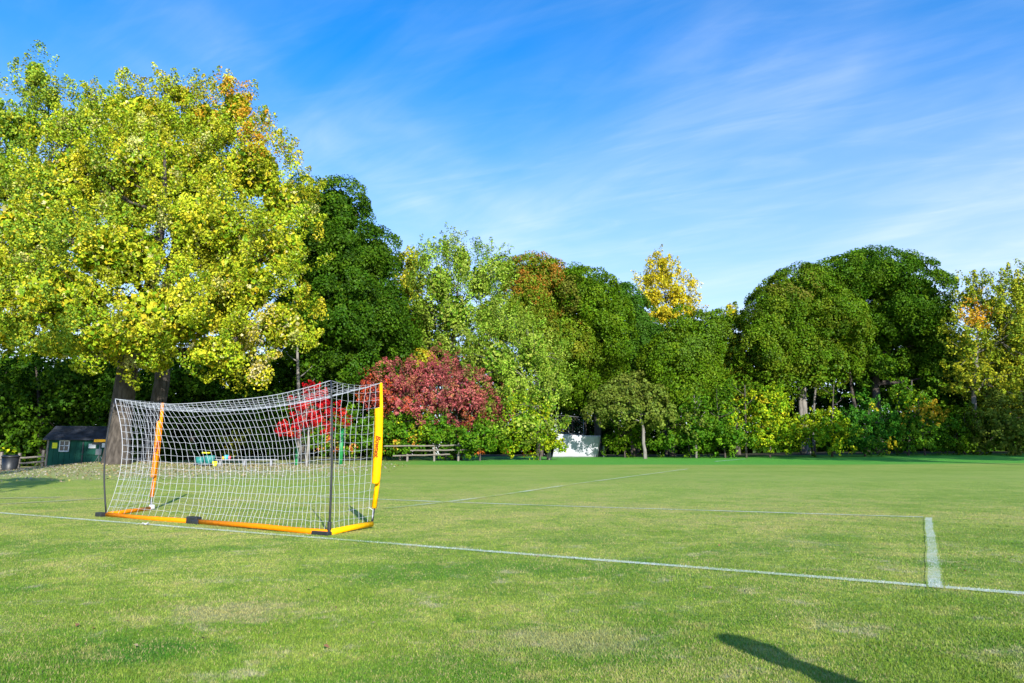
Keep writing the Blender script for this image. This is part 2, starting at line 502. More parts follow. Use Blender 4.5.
def crown_leaves(Cc, Nc, cr, per, leaf, flat=.55, jitter=.55, droop=0.0, colfn=None, loose=0.0, aspect=.62, spray=0.0):
    n = len(Cc) * per
    idx = np.repeat(np.arange(len(Cc)), per)
    d = unit(rng.normal(size=(n, 3)))
    nn = Nc[idx]
    dot = (d * nn).sum(-1, keepdims=True)
    d = np.where(dot < -.15, d - 2 * dot * nn, d)
    dot = (d * nn).sum(-1, keepdims=True)
    d = d - nn * dot * (1 - flat)
    rr = cr * (.45 + .55 * rng.random(n) ** (.5 + loose))
    rr *= (.7 + .6 * rng.random(len(Cc)))[idx]
    if spray > 0:
        ax = unit(Nc + np.array([0, 0, .55]) + rng.normal(size=Nc.shape) * .35)[idx]
        tt = rng.random(n) ** .8
        ln_ = cr * spray * (.6 + .8 * rng.random(len(Cc)))[idx]
        q = d - ax * (d * ax).sum(-1, keepdims=True)
        P = Cc[idx] + ax * ((tt - .35) * ln_)[:, None] + q * (rr * (1.0 - .78 * tt))[:, None]
    else:
        P = Cc[idx] + d * rr[:, None]
    P[:, 2] -= droop * rng.random(n) * cr
    ln = unit(d * .55 + nn * .55 + rng.normal(size=(n, 3)) * jitter)
    V, Fc = leaf_geo(P, ln, leaf, aspect)
    return P, idx, V, Fc

def bezier(a, b, c, n=7):
    return [(1 - t) ** 2 * a + 2 * t * (1 - t) * b + t * t * c for t in np.linspace(0, 1, n)]

def px_lobes(spec, Y, depth=1.0, seed=0):
    """lobes given as seen: centre x, y, half width, half height (, depth offset in metres)"""
    r_ = np.random.default_rng(seed + 100)
    out = []
    for s in spec:
        px, py, rx, ry = s[:4]
        k = Y / F
        m = (rx + ry) / 2 * k
        dy = s[4] if len(s) > 4 else r_.uniform(-.9, .7) * m * depth
        YY = Y + dy; k = YY / F
        out.append((at(px, py, YY), np.array([rx * k, m * 1.0, ry * k * 1.02])))
    return out

def tree(name, label, cat, Y, base, lobes, cols, trunk_w=8, cr=.7, per=26, leaf=.22, density=1.0, flat=.6, jitter=.5,
         accents=(), group=None, bark=None, forks=None, seed=1, depth=1.0, twig=.12, rmin=.78, rmax=1.05, bright=.25, up=.35,
         inner=True, loose=0., limb=1.0, back=.55, bottom=.45, clump_var=.18, aspect=.62, extra_trunks=(), innerk=16, spray=0.0, innermax=.58):
    global rng
    rng = np.random.default_rng(seed)
    bx = at(base, 455, Y)[0]
    root = np.array([bx, Y, gz(bx, Y)])
    t = thing(name, label, cat, tuple(root), group)
    L3 = px_lobes(lobes, Y, depth, seed)
    cr_ = cr; per = int(per * 1.7); aspect = aspect * 1.15
    Cc, Nc, own = crown_points(L3, cr_, density, up, rmin, rmax, back, bottom)
    # drop clumps that sink below the ground
    ok = Cc[:, 2] > ground_h(Cc[:, 0], Cc[:, 1]) + .15
    Cc, Nc, own = Cc[ok], Nc[ok], own[ok]
    P, idx, V, Fc = crown_leaves(Cc, Nc, cr_, per, leaf, flat, jitter, loose=loose, aspect=aspect, spray=spray)
    base_c = pick(cols, len(Cc))
    lc = pick(cols, len(P))
    C = base_c[idx] * .55 + lc * .45
    C *= (1 + clump_var * rng.normal(size=len(Cc)))[idx][:, None].clip(.5, 1.6)
    C *= (1 + bright * (rng.random(len(P)) * 2 - 1))[:, None]
    if accents:
        px, py = project(P)
        for (ax, ay, ar, ac, prob) in accents:
            if np.isscalar(ar): ar = (ar, ar)
            q = np.sqrt(((px - ax) / ar[0]) ** 2 + ((py - ay) / ar[1]) ** 2)
            pr = np.clip(1.35 - q, 0, 1) * prob
            cl = (rng.random(len(Cc)) * .75)[idx] + rng.random(len(P)) * .25 < pr
            C[cl] = pick(ac, int(cl.sum())) * (1 + bright * (rng.random(int(cl.sum())) * 2 - 1))[:, None]
    if inner:
        # leaves inside the crown, so that it is not hollow
        Vi = []; nI = 0
        for c, r in L3:
            big = min(.15 + .055 * r.mean(), leaf * 2.2)
            k = int(innerk * r.mean() ** 2 / big ** 2)
            d = unit(rng.normal(size=(k, 3)))
            q = c + d * r * (.1 + (innermax - .1) * rng.random(k) ** .6)[:, None]
            q = q[q[:, 2] > ground_h(q[:, 0], q[:, 1]) + .1]
            v, f = leaf_geo(q, unit(rng.normal(size=q.shape) + [0, -.8, 0]), big, .8, .1)
            Vi.append(v); nI += len(q)
        vi = np.concatenate(Vi)
        V = np.concatenate([V, vi]); Fc = np.arange(len(V)).reshape(-1, 4)
        C = np.concatenate([C, pick(cols, nI)])
    mesh_obj('crown', V, Fc, LEAF, t, col=np.repeat(np.clip(C, 0, .9), 4, 0))
    # trunk and limbs
    mb = MB()
    r0 = trunk_w / 2 * Y / F
    allc = np.mean([c for c, r in L3], 0)
    topz = max(c[2] + r[2] for c, r in L3)
    lowz = min(c[2] - r[2] for c, r in L3)
    hgt = topz - root[2]
    wob = lambda s: np.array([rng.normal() * s, rng.normal() * s, 0])
    fork = root + np.array([(allc[0] - root[0]) * .10, 0, max(hgt * .22, min(lowz - root[2] + .1 * hgt, hgt * .4))])
    mid = root * .5 + fork * .5 + wob(r0 * .5)
    flare = [root + np.array([0, 0, -.3]), root + np.array([0, 0, .12]), root + np.array([0, 0, .55 * (1 + r0)])]
    mb.tube(flare + [mid, fork], [r0 * 1.35, r0 * 1.2, r0 * 1.02, r0 * .95, r0 * .85], 12)
    top = np.array([allc[0], allc[1], root[2] + hgt * .86])
    mpt = fork * .5 + top * .5 + wob(hgt * .03)
    lead = bezier(fork, mpt, top, 8)
    mb.tube(lead, list(np.linspace(r0 * .85, r0 * .10, 8)), 8)
    lobe_tip = []
    for c, r in L3:
        if c[2] < fork[2] + .8: c = np.array([c[0], c[1], max(c[2], fork[2] + 1.0)]) * .5 + np.array([fork[0], fork[1], fork[2] + 2.0]) * .5
        k = np.clip((c[2] - fork[2]) / max(top[2] - fork[2], .1) * .75, 0, .8)
        j = int(k * 7)
        s = lead[j]
        rs = r0 * (.85 - .75 * j / 7) * .62 * limb
        m = s * .5 + c * .5 + np.array([0, 0, -.08 * np.linalg.norm(c - s)]) + wob(.15)
        pts = bezier(s, m, c, 6)
        mb.tube(pts, list(np.linspace(max(rs, .03), max(rs * .35, .018), 6)), 6)
        lobe_tip.append(pts)
    for i in np.nonzero(rng.random(len(Cc)) < twig)[0]:
        pts = lobe_tip[own[i]]; s = pts[rng.integers(2, 6)]
        m = s * .5 + Cc[i] * .5 + wob(.12)
        mb.tube(bezier(s, m, Cc[i], 4), list(np.linspace(max(r0 * .09, .022), .010, 4)), 4, cap=False)
    for (ex, ew, etop) in extra_trunks:   # further stems from the same root
        b0 = np.array([at(ex, 455, Y)[0], Y + rng.normal() * .3, 0]); b0[2] = gz(b0[0], b0[1]) - .2
        tp = at(*etop, Y)
        rr = ew / 2 * Y / F
        mb.tube(bezier(b0, b0 * .5 + tp * .5 + wob(.25), tp, 7), list(np.linspace(rr * 1.15, rr * .5, 7)), 8)
    mb.build('trunk', bark or BARK, t, smooth=True)
    return t

# palettes (leaf base colours)
YG = [(.32, .42, .018, 4), (.48, .50, .025, 4), (.14, .28, .012, 3), (.62, .49, .03, 2.0), (.62, .58, .25, .8)]
YGG = [(.22, .34, .03, 4), (.33, .40, .03, 3), (.13, .25, .025, 3), (.48, .44, .03, 1)]
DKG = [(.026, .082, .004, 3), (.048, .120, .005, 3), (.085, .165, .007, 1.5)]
MDG = [(.058, .138, .004, 3), (.095, .185, .005, 3), (.15, .23, .008, 1.5)]
OLV = [(.10, .155, .02, 3), (.145, .195, .022, 3), (.18, .20, .03, 1)]
SIL = [(.18, .32, .022, 3), (.28, .40, .038, 3), (.38, .44, .075, 2), (.075, .19, .010, 2)]
ORG = [(.60, .27, .02, 2), (.62, .36, .03, 2), (.5, .38, .03, 1.5)]
RST = [(.30, .17, .02, 2), (.40, .15, .02, 2), (.24, .19, .02, 2)]
RED = [(.50, .006, .014, 4), (.34, .004, .012, 3), (.62, .035, .02, 1)]
BUR = [(.36, .075, .085, 4), (.46, .14, .13, 3), (.24, .045, .05, 2), (.46, .17, .08, 1), (.16, .22, .03, 1.0)]
YEL = [(.60, .47, .02, 4), (.52, .38, .015, 1.5), (.45, .45, .025, 3)]
LIM = [(.24, .38, .010, 3), (.42, .46, .012, 2.4), (.08, .23, .008, 2.6)]
LSH = [(.045, .145, .006, 3), (.08, .20, .008, 3), (.14, .25, .010, 2)]

# --- left group
tree('maple_tree', 'large yellow-green maple with thick dark trunk right of the green shed', 'tree', 39, 117,
     [(150, 170, 62, 55, 1), (85, 180, 60, 55, 2), (40, 225, 62, 55, 0), (205, 225, 66, 50, -2), (120, 255, 74, 50, -3), (240, 285, 60, 48, -1),
      (282, 325, 36, 38, 0), (170, 315, 74, 46, -4), (62, 300, 70, 52, -3), (216, 352, 46, 27, -3), (118, 338, 60, 28, -4.5), (-14, 275, 56, 62, 1),
      (4, 330, 50, 28, 0), (282, 250, 34, 42, 1), (258, 378, 20, 14, -2), (222, 312, 44, 36, 0), (240, 335, 36, 30, 2), (155, 362, 30, 16, -3), (60, 345, 44, 22, -2)], YG,
     trunk_w=22, cr=0.8, per=76, leaf=0.14, density=0.78, flat=.65, jitter=0.75, spray=1.7, rmin=0.7, innerk=34, seed=21, depth=1, twig=.10,
     accents=[(60, 200, (95, 75), YGG, .6), (50, 335, (90, 35), YGG, .55), (265, 350, (45, 50), [(.60, .50, .16), (.55, .45, .03), (.62, .55, .32)], .5),
              (30, 290, (60, 60), YGG, .4)], rmax=1.12, bark=BARK, limb=.9)
tree('maple_tree', 'tall yellow-green maple with an orange-tipped top behind the thick trunk', 'tree', 45, 149,
     [(150, 120, 56, 38, 0), (208, 128, 50, 42, 1), (236, 108, 24, 26, 0), (252, 170, 46, 48, -1), (190, 175, 60, 55, -1), (282, 205, 32, 42, 0),
      (120, 110, 30, 26, 0), (180, 95, 22, 16, 0), (230, 250, 60, 60, 2), (130, 200, 50, 60, 2)], YG,
     trunk_w=15, cr=0.8, per=70, leaf=0.15, density=0.76, flat=.7, jitter=0.75, spray=1.9, rmin=0.7, innerk=28, seed=22, twig=.12,
     accents=[(240, 98, (24, 34), ORG, .8), (262, 140, (28, 30), [(.55, .36, .03), (.52, .24, .02)], .5), (195, 100, (16, 22), ORG, .4)], rmax=1.15)
tree('maple_tree', 'loose green maple at the far left edge, its thin tip the highest of all', 'tree', 49, -22,
     [(36, 78, 16, 30, 0), (18, 130, 38, 38, 0), (66, 128, 40, 36, 1), (-6, 175, 44, 50, 0), (42, 190, 56, 48, 2), (92, 118, 24, 30, 0),
      (-8, 110, 22, 30, 0), (52, 100, 12, 20, 0), (-30, 250, 50, 60, 2), (30, 260, 60, 60, 3)], YGG,
     trunk_w=14, cr=0.75, per=50, leaf=0.16, density=0.66, flat=.75, jitter=0.6, spray=2.0, seed=23, twig=.22, rmax=1.18,
     accents=[(12, 75, (20, 30), YG, .5), (85, 130, (40, 40), YG, .4)])
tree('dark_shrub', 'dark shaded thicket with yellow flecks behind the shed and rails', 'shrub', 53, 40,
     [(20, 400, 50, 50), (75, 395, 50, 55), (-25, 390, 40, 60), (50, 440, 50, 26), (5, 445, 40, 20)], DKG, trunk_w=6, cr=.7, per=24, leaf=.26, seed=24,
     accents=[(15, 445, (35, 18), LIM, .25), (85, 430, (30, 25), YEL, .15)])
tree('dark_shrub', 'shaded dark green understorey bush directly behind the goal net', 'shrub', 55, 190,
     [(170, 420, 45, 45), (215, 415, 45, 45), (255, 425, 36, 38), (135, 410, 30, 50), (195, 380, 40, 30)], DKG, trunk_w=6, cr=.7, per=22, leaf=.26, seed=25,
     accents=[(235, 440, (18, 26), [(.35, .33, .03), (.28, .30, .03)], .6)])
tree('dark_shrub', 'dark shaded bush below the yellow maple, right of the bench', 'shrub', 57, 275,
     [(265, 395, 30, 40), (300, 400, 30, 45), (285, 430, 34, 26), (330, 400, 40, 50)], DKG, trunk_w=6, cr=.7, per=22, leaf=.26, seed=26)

# --- dark dense tree
tree('dense_tree', 'dense dark green round-topped tree beside the yellow maple', 'tree', 54, 300,
     [(335, 215, 34, 36, 0), (318, 260, 40, 50, 1), (352, 258, 30, 36, -2), (376, 262, 24, 32, 0), (345, 315, 44, 50, -2), (378, 320, 28, 44, 0), (310, 330, 36, 50, 0),
      (350, 365, 46, 32, 0), (305, 205, 22, 26, 1), (395, 345, 24, 40, 2)], DKG, trunk_w=8, cr=0.85, per=92, leaf=0.18, density=1.0, flat=0.8, jitter=0.65, bright=0.16, rmin=0.82, innerk=60, innermax=0.7, rmax=1.0, seed=31,
     accents=[(320, 200, (50, 40), MDG, .35)], bark=BARK_PALE)
tree('young_maple', 'bright red small maple seen through the net', 'tree', 41, 307,
     [(314, 390, 6, 12, 0), (309, 408, 18, 15, 0), (322, 420, 22, 12, -.3), (295, 429, 17, 7, -.3), (336, 421, 10, 8, 0), (325, 404, 10, 12, .3)], RED,
     trunk_w=3.0, cr=.36, per=46, leaf=0.1, density=0.8, flat=.7, jitter=.6, spray=1.2, seed=32, inner=False, rmax=1.25, rmin=.5, bark=BARK_PALE,
     accents=[(297, 432, (18, 5), [(.75, .09, .02)], .4)])
tree('burgundy_tree', 'low spreading burgundy-red tree in front of the pale green trees', 'tree', 52.6, 452,
     [(432, 375, 36, 22), (395, 388, 26, 26), (465, 396, 32, 28), (438, 402, 40, 24), (486, 418, 20, 20), (408, 408, 30, 18), (463, 428, 20, 14), (372, 392, 16, 22), (500, 408, 12, 14)], BUR,
     trunk_w=4, cr=0.5, per=34, leaf=0.12, density=0.85, flat=.5, jitter=0.6, spray=1.3, rmin=0.65, rmax=1.2, innerk=9, seed=33,
     accents=[(472, 425, (28, 20), [(.42, .10, .03), (.35, .05, .03), (.20, .20, .03)], .55), (375, 395, (22, 25), [(.55, .06, .03), (.48, .10, .03)], .75), (398, 408, (30, 14), [(.5, .09, .04)], .35)],
     extra_trunks=[(446, 2.2, (430, 405)), (460, 2.2, (475, 400)), (455, 1.8, (462, 392))])
tree('yellow_shrub', 'orange-yellow bush top showing above the burgundy tree', 'shrub', 55.5, 405,
     [(402, 368, 22, 16), (388, 380, 18, 16), (420, 362, 18, 12)], [(.55, .35, .02), (.45, .40, .02), (.25, .32, .02)], trunk_w=4, cr=.5, per=22, leaf=.2, seed=34)
tree('slender_tree', 'yellow-leaved slender tree between the dark tree and the pale green ones', 'tree', 60, 408,
     [(408, 285, 14, 30), (402, 320, 18, 36), (418, 340, 22, 34), (410, 265, 8, 14)], [(.42, .44, .03, 2), (.30, .36, .03, 2), (.55, .45, .03, 1)], trunk_w=5, cr=.6, per=22, leaf=.24, density=.8, spray=1.8, seed=35, twig=.2)
tree('silver_maple', 'tall pale green feathery tree behind the burgundy tree', 'tree', 58, 445,
     [(462, 262, 16, 26), (440, 285, 26, 34), (480, 282, 22, 30), (455, 315, 34, 36), (425, 318, 24, 36), (488, 320, 24, 34), (440, 350, 36, 30), (478, 352, 30, 30), (500, 270, 9, 16), (425, 262, 10, 16), (445, 250, 6, 14)], SIL,
     trunk_w=7, cr=0.7, per=44, leaf=0.18, density=0.8, flat=.9, jitter=0.6, spray=2.6, seed=36, twig=.35, rmax=1.2, aspect=.45, bark=BARK_PALE, up=.7,
     accents=[(410, 300, (16, 50), YGG, .4)])
tree('silver_maple', 'lower pale green feathery tree just left of the white screen', 'tree', 54, 549,
     [(510, 330, 22, 22), (500, 362, 30, 34), (532, 352, 26, 32), (548, 372, 18, 26), (520, 395, 34, 30), (545, 402, 22, 24), (500, 405, 26, 30), (560, 385, 9, 9), (528, 425, 30, 20)], SIL,
     trunk_w=4, cr=0.65, per=42, leaf=0.16, density=0.85, flat=.9, jitter=0.6, spray=2.6, seed=37, twig=.3, rmax=1.2, aspect=.45, bark=BARK_PALE, up=.6,
     accents=[(525, 420, (40, 30), LIM, .5), (500, 335, (16, 14), YGG, .6)])

# --- middle group
tree('round_maple', 'rounded maple turning rusty orange on its crown, left of middle', 'tree', 64, 540,
     [(530, 285, 28, 28), (552, 305, 32, 36), (522, 320, 30, 40), (560, 345, 34, 34), (545, 280, 24, 22), (505, 272, 14, 16)], [(.10, .185, .008, 3), (.15, .22, .010, 3), (.21, .20, .015, 1.5)],
     trunk_w=7, cr=0.85, per=92, leaf=0.18, density=1.0, flat=0.8, jitter=0.65, bright=0.16, rmin=0.82, innerk=60, innermax=0.7, rmax=1.0, seed=41,
     accents=[(528, 270, (46, 28), RST, .52), (556, 292, (30, 34), RST, .42), (500, 290, (12, 30), YGG, .5)])
tree('round_maple', 'rounded mid-green maple right of the rusty one', 'tree', 65, 598,
     [(588, 300, 28, 32), (608, 325, 26, 36), (580, 340, 30, 38), (604, 365, 30, 36), (575, 285, 18, 18), (590, 395, 30, 24), (570, 378, 26, 26)], MDG,
     trunk_w=7, cr=0.85, per=92, leaf=0.18, density=1.0, flat=0.8, jitter=0.65, bright=0.16, rmin=0.82, innerk=60, innermax=0.7, rmax=1.0, seed=42,
     accents=[(570, 295, (14, 24), [(.16, .17, .02)], .6)])
tree('dense_tree', 'narrow dark green tree below and left of the yellow spire', 'tree', 68, 634,
     [(624, 305, 18, 20), (638, 325, 18, 26), (632, 352, 24, 30), (655, 352, 22, 30), (640, 385, 28, 30)], [(.045, .125, .010, 3), (.075, .17, .012, 2)],
     trunk_w=6, cr=0.85, per=92, leaf=0.18, density=1.0, jitter=0.65, bright=0.16, rmin=0.82, innerk=60, innermax=0.7, rmax=1.0, seed=43, flat=0.8)
tree('yellow_tree', 'tall golden yellow tree rising above the green ones', 'tree', 74, 668,
     [(664, 278, 15, 20), (652, 298, 16, 20), (676, 296, 18, 22), (664, 315, 28, 14), (690, 312, 12, 12), (662, 264, 9, 12), (648, 280, 8, 14), (645, 340, 10, 20), (664, 345, 24, 30)], YEL,
     trunk_w=5, cr=.75, per=30, leaf=0.19, density=0.85, flat=.8, jitter=.6, innerk=16, spray=2.0, seed=44, twig=.15, rmax=1.2)
tree('broad_tree', 'mid-green broad tree under the golden yellow one', 'tree', 66, 672,
     [(690, 335, 26, 24), (675, 362, 32, 28), (710, 358, 28, 32), (690, 392, 40, 28), (718, 330, 16, 20), (665, 395, 26, 26)], MDG,
     trunk_w=7, cr=0.85, per=92, leaf=0.18, density=1.0, bright=0.16, rmin=0.82, innerk=60, innermax=0.7, rmax=1.0, seed=45, flat=0.8, jitter=0.65,
     accents=[(700, 340, (40, 30), [(.11, .20, .02)], .4)])
tree('yellow_tree', 'green tree mottled with yellow, left of the big domed tree', 'tree', 68, 738,
     [(732, 320, 12, 14), (738, 348, 17, 28), (726, 385, 24, 26), (742, 380, 18, 26), (755, 400, 18, 22)], [(.20, .30, .02, 3), (.40, .40, .02, 2), (.10, .21, .02, 3), (.5, .42, .02, 1)],
     trunk_w=5, cr=.6, per=24, leaf=.25, density=.9, spray=1.4, seed=46,
     accents=[(732, 308, (10, 8), YEL, .7), (738, 345, (14, 14), YEL, .5)])
tree('olive_tree', 'low olive-green tree with drooping crown beside the white screen', 'tree', 57, 645,
     [(630, 392, 30, 16), (612, 401, 20, 15), (650, 405, 20, 20), (622, 412, 34, 14), (660, 418, 14, 18)], OLV,
     trunk_w=3.4, cr=.5, per=24, leaf=.2, density=.95, seed=47, flat=.6, bark=BARK_PALE, bottom=.3)

# --- right group
tree('domed_tree', 'big domed tree with bronze tint and pale forked trunk', 'tree', 66, 808,
     [(800, 300, 38, 34), (772, 318, 28, 34), (828, 292, 34, 28), (790, 345, 40, 34), (835, 325, 32, 36), (812, 365, 40, 26), (765, 345, 22, 34), (842, 350, 24, 24), (775, 375, 26, 22)],
     [(.062, .145, .005, 3), (.098, .182, .006, 3), (.145, .185, .010, 1.4)], trunk_w=6, cr=0.85, per=92, leaf=0.18, density=1.0, flat=0.8, jitter=0.65, bright=0.16, rmin=0.82, innerk=60, innermax=0.7, rmax=1.0, seed=51, bark=BARK_PALE,
     extra_trunks=[(803, 5, (798, 370)), (814, 3, (820, 365))], accents=[(790, 285, (45, 20), [(.16, .17, .02)], .3)])
tree('domed_tree', 'biggest dark green domed tree, its top the highest at right', 'tree', 68, 880,
     [(880, 280, 40, 30), (845, 285, 34, 26), (912, 300, 34, 36), (885, 325, 44, 36), (925, 340, 28, 40), (870, 360, 36, 34), (905, 372, 38, 32), (932, 375, 20, 28), (860, 268, 24, 16)],
     [(.036, .108, .004, 3), (.064, .150, .005, 3), (.105, .185, .007, 1)], trunk_w=8, cr=0.85, per=92, leaf=0.18, density=1.0, flat=0.8, jitter=0.65, bright=0.16, rmin=0.82, innerk=60, innermax=0.7, rmax=1.0, seed=52,
     extra_trunks=[(872, 5, (850, 372)), (886, 4, (905, 375)), (895, 4, (930, 380))])
tree('birch_tree', 'loose yellow-green tree with bare pale trunk near the right edge', 'tree', 60, 978,
     [(972, 300, 20, 24), (995, 310, 22, 28), (965, 345, 18, 34), (990, 355, 26, 34), (1015, 330, 22, 40), (970, 385, 24, 24), (1000, 390, 26, 24)], [(.24, .32, .02, 3), (.40, .38, .02, 3), (.12, .21, .02, 2)],
     trunk_w=5, cr=.55, per=24, leaf=0.19, density=0.7, flat=.85, jitter=.8, spray=1.8, seed=53, twig=.3, rmax=1.2, innerk=10, bark=BARK_PALE,
     accents=[(978, 312, (18, 22), ORG, .95)])
tree('birch_tree', 'yellow-green tree at the right edge, leaning out of the picture', 'tree', 63, 1030,
     [(1020, 290, 16, 22), (1035, 320, 30, 40), (1012, 350, 22, 40), (1040, 370, 36, 40), (1008, 400, 28, 30)], [(.27, .35, .02, 3), (.44, .40, .02, 3), (.13, .22, .02, 2)],
     trunk_w=6, cr=.6, per=28, leaf=0.2, density=.95, flat=.8, jitter=.7, spray=1.8, seed=54, twig=.2, rmax=1.15)
tree('dense_tree', 'dark green tree filling the gap right of the big dome', 'tree', 74, 960,
     [(955, 385, 26, 40), (985, 400, 34, 40), (1020, 400, 34, 40), (950, 420, 20, 30)], DKG, trunk_w=6, cr=.8, per=26, leaf=.3, seed=55)

# --- shrubs along the foot of the trees
SH = [  # label, Y, base px, lobes, palette, accents
 ('lime-yellow bush at the left foot of the white screen', 53.4, 540, [(540, 432, 15, 20), (525, 440, 18, 16), (548, 444, 10, 11), (512, 446, 14, 12)], LIM, [(520, 452, (20, 6), RED, .25)]),
 ('green bush overgrowing the split-rail fence with reddish leaves', 52, 480, [(470, 440, 20, 14), (490, 444, 16, 13), (455, 447, 12, 12)], LSH, [(485, 452, (22, 6), [(.5, .12, .03)], .5)]),
 ('bright green bush behind the left end of the split-rail fence', 52.5, 400, [(395, 430, 20, 18), (415, 428, 22, 20), (380, 440, 20, 16), (435, 432, 16, 20), (405, 446, 26, 12)], LSH, [(395, 445, (26, 12), [(.45, .42, .03), (.5, .22, .03)], .5), (420, 425, (20, 14), LIM, .5)]),
 ('mixed green and red bush right of the small red maple', 52, 345, [(345, 432, 20, 18), (325, 440, 16, 14), (362, 438, 18, 18), (350, 449, 22, 10)], LSH, [(335, 446, (26, 12), [(.5, .10, .03), (.45, .35, .03)], .6)]),
 ('dark green bush between the trunks right of the white screen', 63, 625, [(622, 436, 14, 16), (638, 440, 18, 14), (614, 446, 9, 9)], MDG, []),
 ('bright green bush below the olive tree', 62.5, 690, [(680, 436, 20, 18), (665, 443, 14, 12), (698, 430, 20, 24)], LSH, [(690, 425, (20, 20), OLV, .5)]),
 ('lush green bush at the foot of the broad tree', 62, 725, [(722, 420, 22, 30), (735, 438, 22, 16), (710, 442, 16, 14)], LSH, [(738, 412, (18, 22), LIM, .75)]),
 ('lime-yellow bush left of the pale forked trunk', 62, 770, [(768, 420, 22, 28), (785, 435, 18, 18), (755, 440, 18, 14), (775, 405, 12, 14)], LIM, [(768, 410, (18, 16), YEL, .3)]),
 ('yellow-green bush at the base of the pale forked trunk', 61.5, 815, [(800, 436, 18, 17), (822, 432, 18, 20), (838, 440, 16, 14)], LIM, [(815, 445, (30, 8), LSH, .5)]),
 ('blue-green leafy bush under the big dark dome', 61.5, 865, [(852, 430, 18, 22), (872, 424, 20, 26), (892, 434, 18, 18), (868, 442, 24, 12)], [(.032, .150, .010, 3), (.06, .19, .014, 2), (.11, .23, .012, 1)], [(893, 446, (8, 10), YEL, .8), (875, 408, (6, 6), YEL, .6)]),
 ('bush with orange-yellow patch under the right of the big dome', 62, 925, [(912, 424, 22, 26), (935, 430, 20, 22), (920, 442, 24, 12)], LSH, [(928, 414, (24, 16), [(.5, .30, .02), (.42, .36, .02)], .8), (905, 402, (14, 10), LIM, .6)]),
 ('dark shaded bush near the right edge of the field', 63, 965, [(955, 430, 20, 24), (980, 434, 22, 20), (968, 444, 24, 10)], MDG, []),
 ('shaded olive bush in the right corner of the field', 62, 1015, [(1005, 425, 24, 28), (1030, 430, 24, 24), (1000, 444, 24, 10)], OLV, [(1015, 415, (8, 8), LIM, .4)]),
]
for i, (lb, Y, b, lo, pal, acc) in enumerate(SH):
    rs = random.Random(300 + i); lo = list(lo)
    for q in list(lo):
        for k in range(3):
            a = rs.uniform(-.3, PI + .3); f = rs.uniform(.75, 1.15)
            lo.append((q[0] + q[2] * f * math.cos(a), min(450, q[1] - q[3] * f * math.sin(a)), q[2] * rs.uniform(.25, .5), q[3] * rs.uniform(.25, .55)))
    tree('shrub', lb, 'shrub', Y - (3.2 if Y > 56 else .8), b, lo, pal, trunk_w=1.6, cr=.5, per=24, leaf=.17, density=.68, flat=.75, jitter=.6, rmin=.6, spray=1.3, innerk=10, seed=70 + i, accents=acc,
         group='bushes along the edge of the field', twig=.06, rmax=1.15)

# slim trunks standing in the wood
def bare_trunk(px, w, ytop, Y, label, bark):
    b = at(px, 455, Y); b[2] = gz(b[0], Y) - .2
    tp = at(px + random.uniform(-4, 4), ytop, Y)
    mb = MB(); r = w / 2 * Y / F
    t = thing('slim_tree', label, 'tree', (b[0], Y, b[2] + .2), 'slim trunks standing in the wood')
    mid = b * .5 + tp * .5 + np.array([random.uniform(-.15, .15), 0, 0])
    pts = bezier(b, mid, tp, 8)
    mb.tube(pts, list(np.linspace(r * 1.2, r * .55, 8)), 8)
    for k in range(3):
        s = pts[4 + k]; e = s + np.array([random.choice((-1, 1)) * random.uniform(.6, 1.4), random.uniform(-.5, .5), random.uniform(.7, 1.3)])
        mb.tube(bezier(s, s * .5 + e * .5 + np.array([0, 0, -.1]), e, 4), list(np.linspace(r * .4, .015, 4)), 5)
    mb.build('trunk', bark, t, smooth=True)
    nC = 26; Cc = tp + np.random.default_rng(int(px)).normal(size=(nC, 3)) * np.array([1.2, 1.0, .9])
    P, idx, V, Fc = crown_leaves(Cc, unit(np.tile([0, -.4, 1.0], (nC, 1))), .5, 18, .22)
    mesh_obj('crown', V, Fc, LEAF, t, col=np.repeat(pick(MDG, len(P)), 4, 0))
for px, w, yt, Y, lb, bk in [
    (585, 2.2, 400, 66, 'slim dark trunk just behind the right end of the white screen', BARK),
    (572, 2.0, 400, 69, 'slim dark trunk behind the middle of the white screen', BARK),
    (617, 2.0, 405, 67, 'slim trunk in shade between white screen and olive tree', BARK),
    (673, 3.2, 400, 67, 'brown trunk right of the olive tree in the wood', BARK),
    (299, 4.2, 345, 50, 'pale slim trunk above the small red maple', BARK_PALE),
    (696, 2.2, 395, 58.2, 'slim grey trunk rising from the bright green bush below the broad tree', BARK_PALE),
    (746, 2.0, 385, 58.5, 'slim trunk rising between the lush bush and the lime-yellow bush', BARK),
    (832, 2.0, 385, 58.4, 'slim dark trunk right of the pale forked trunk', BARK),
    (908, 2.2, 380, 58.8, 'slim trunk rising right of the blue-green bush', BARK),
    (638, 2.0, 408, 66, 'thin trunk behind the drooping olive crown', BARK)]:
    bare_trunk(px, w, yt, Y, lb, bk)

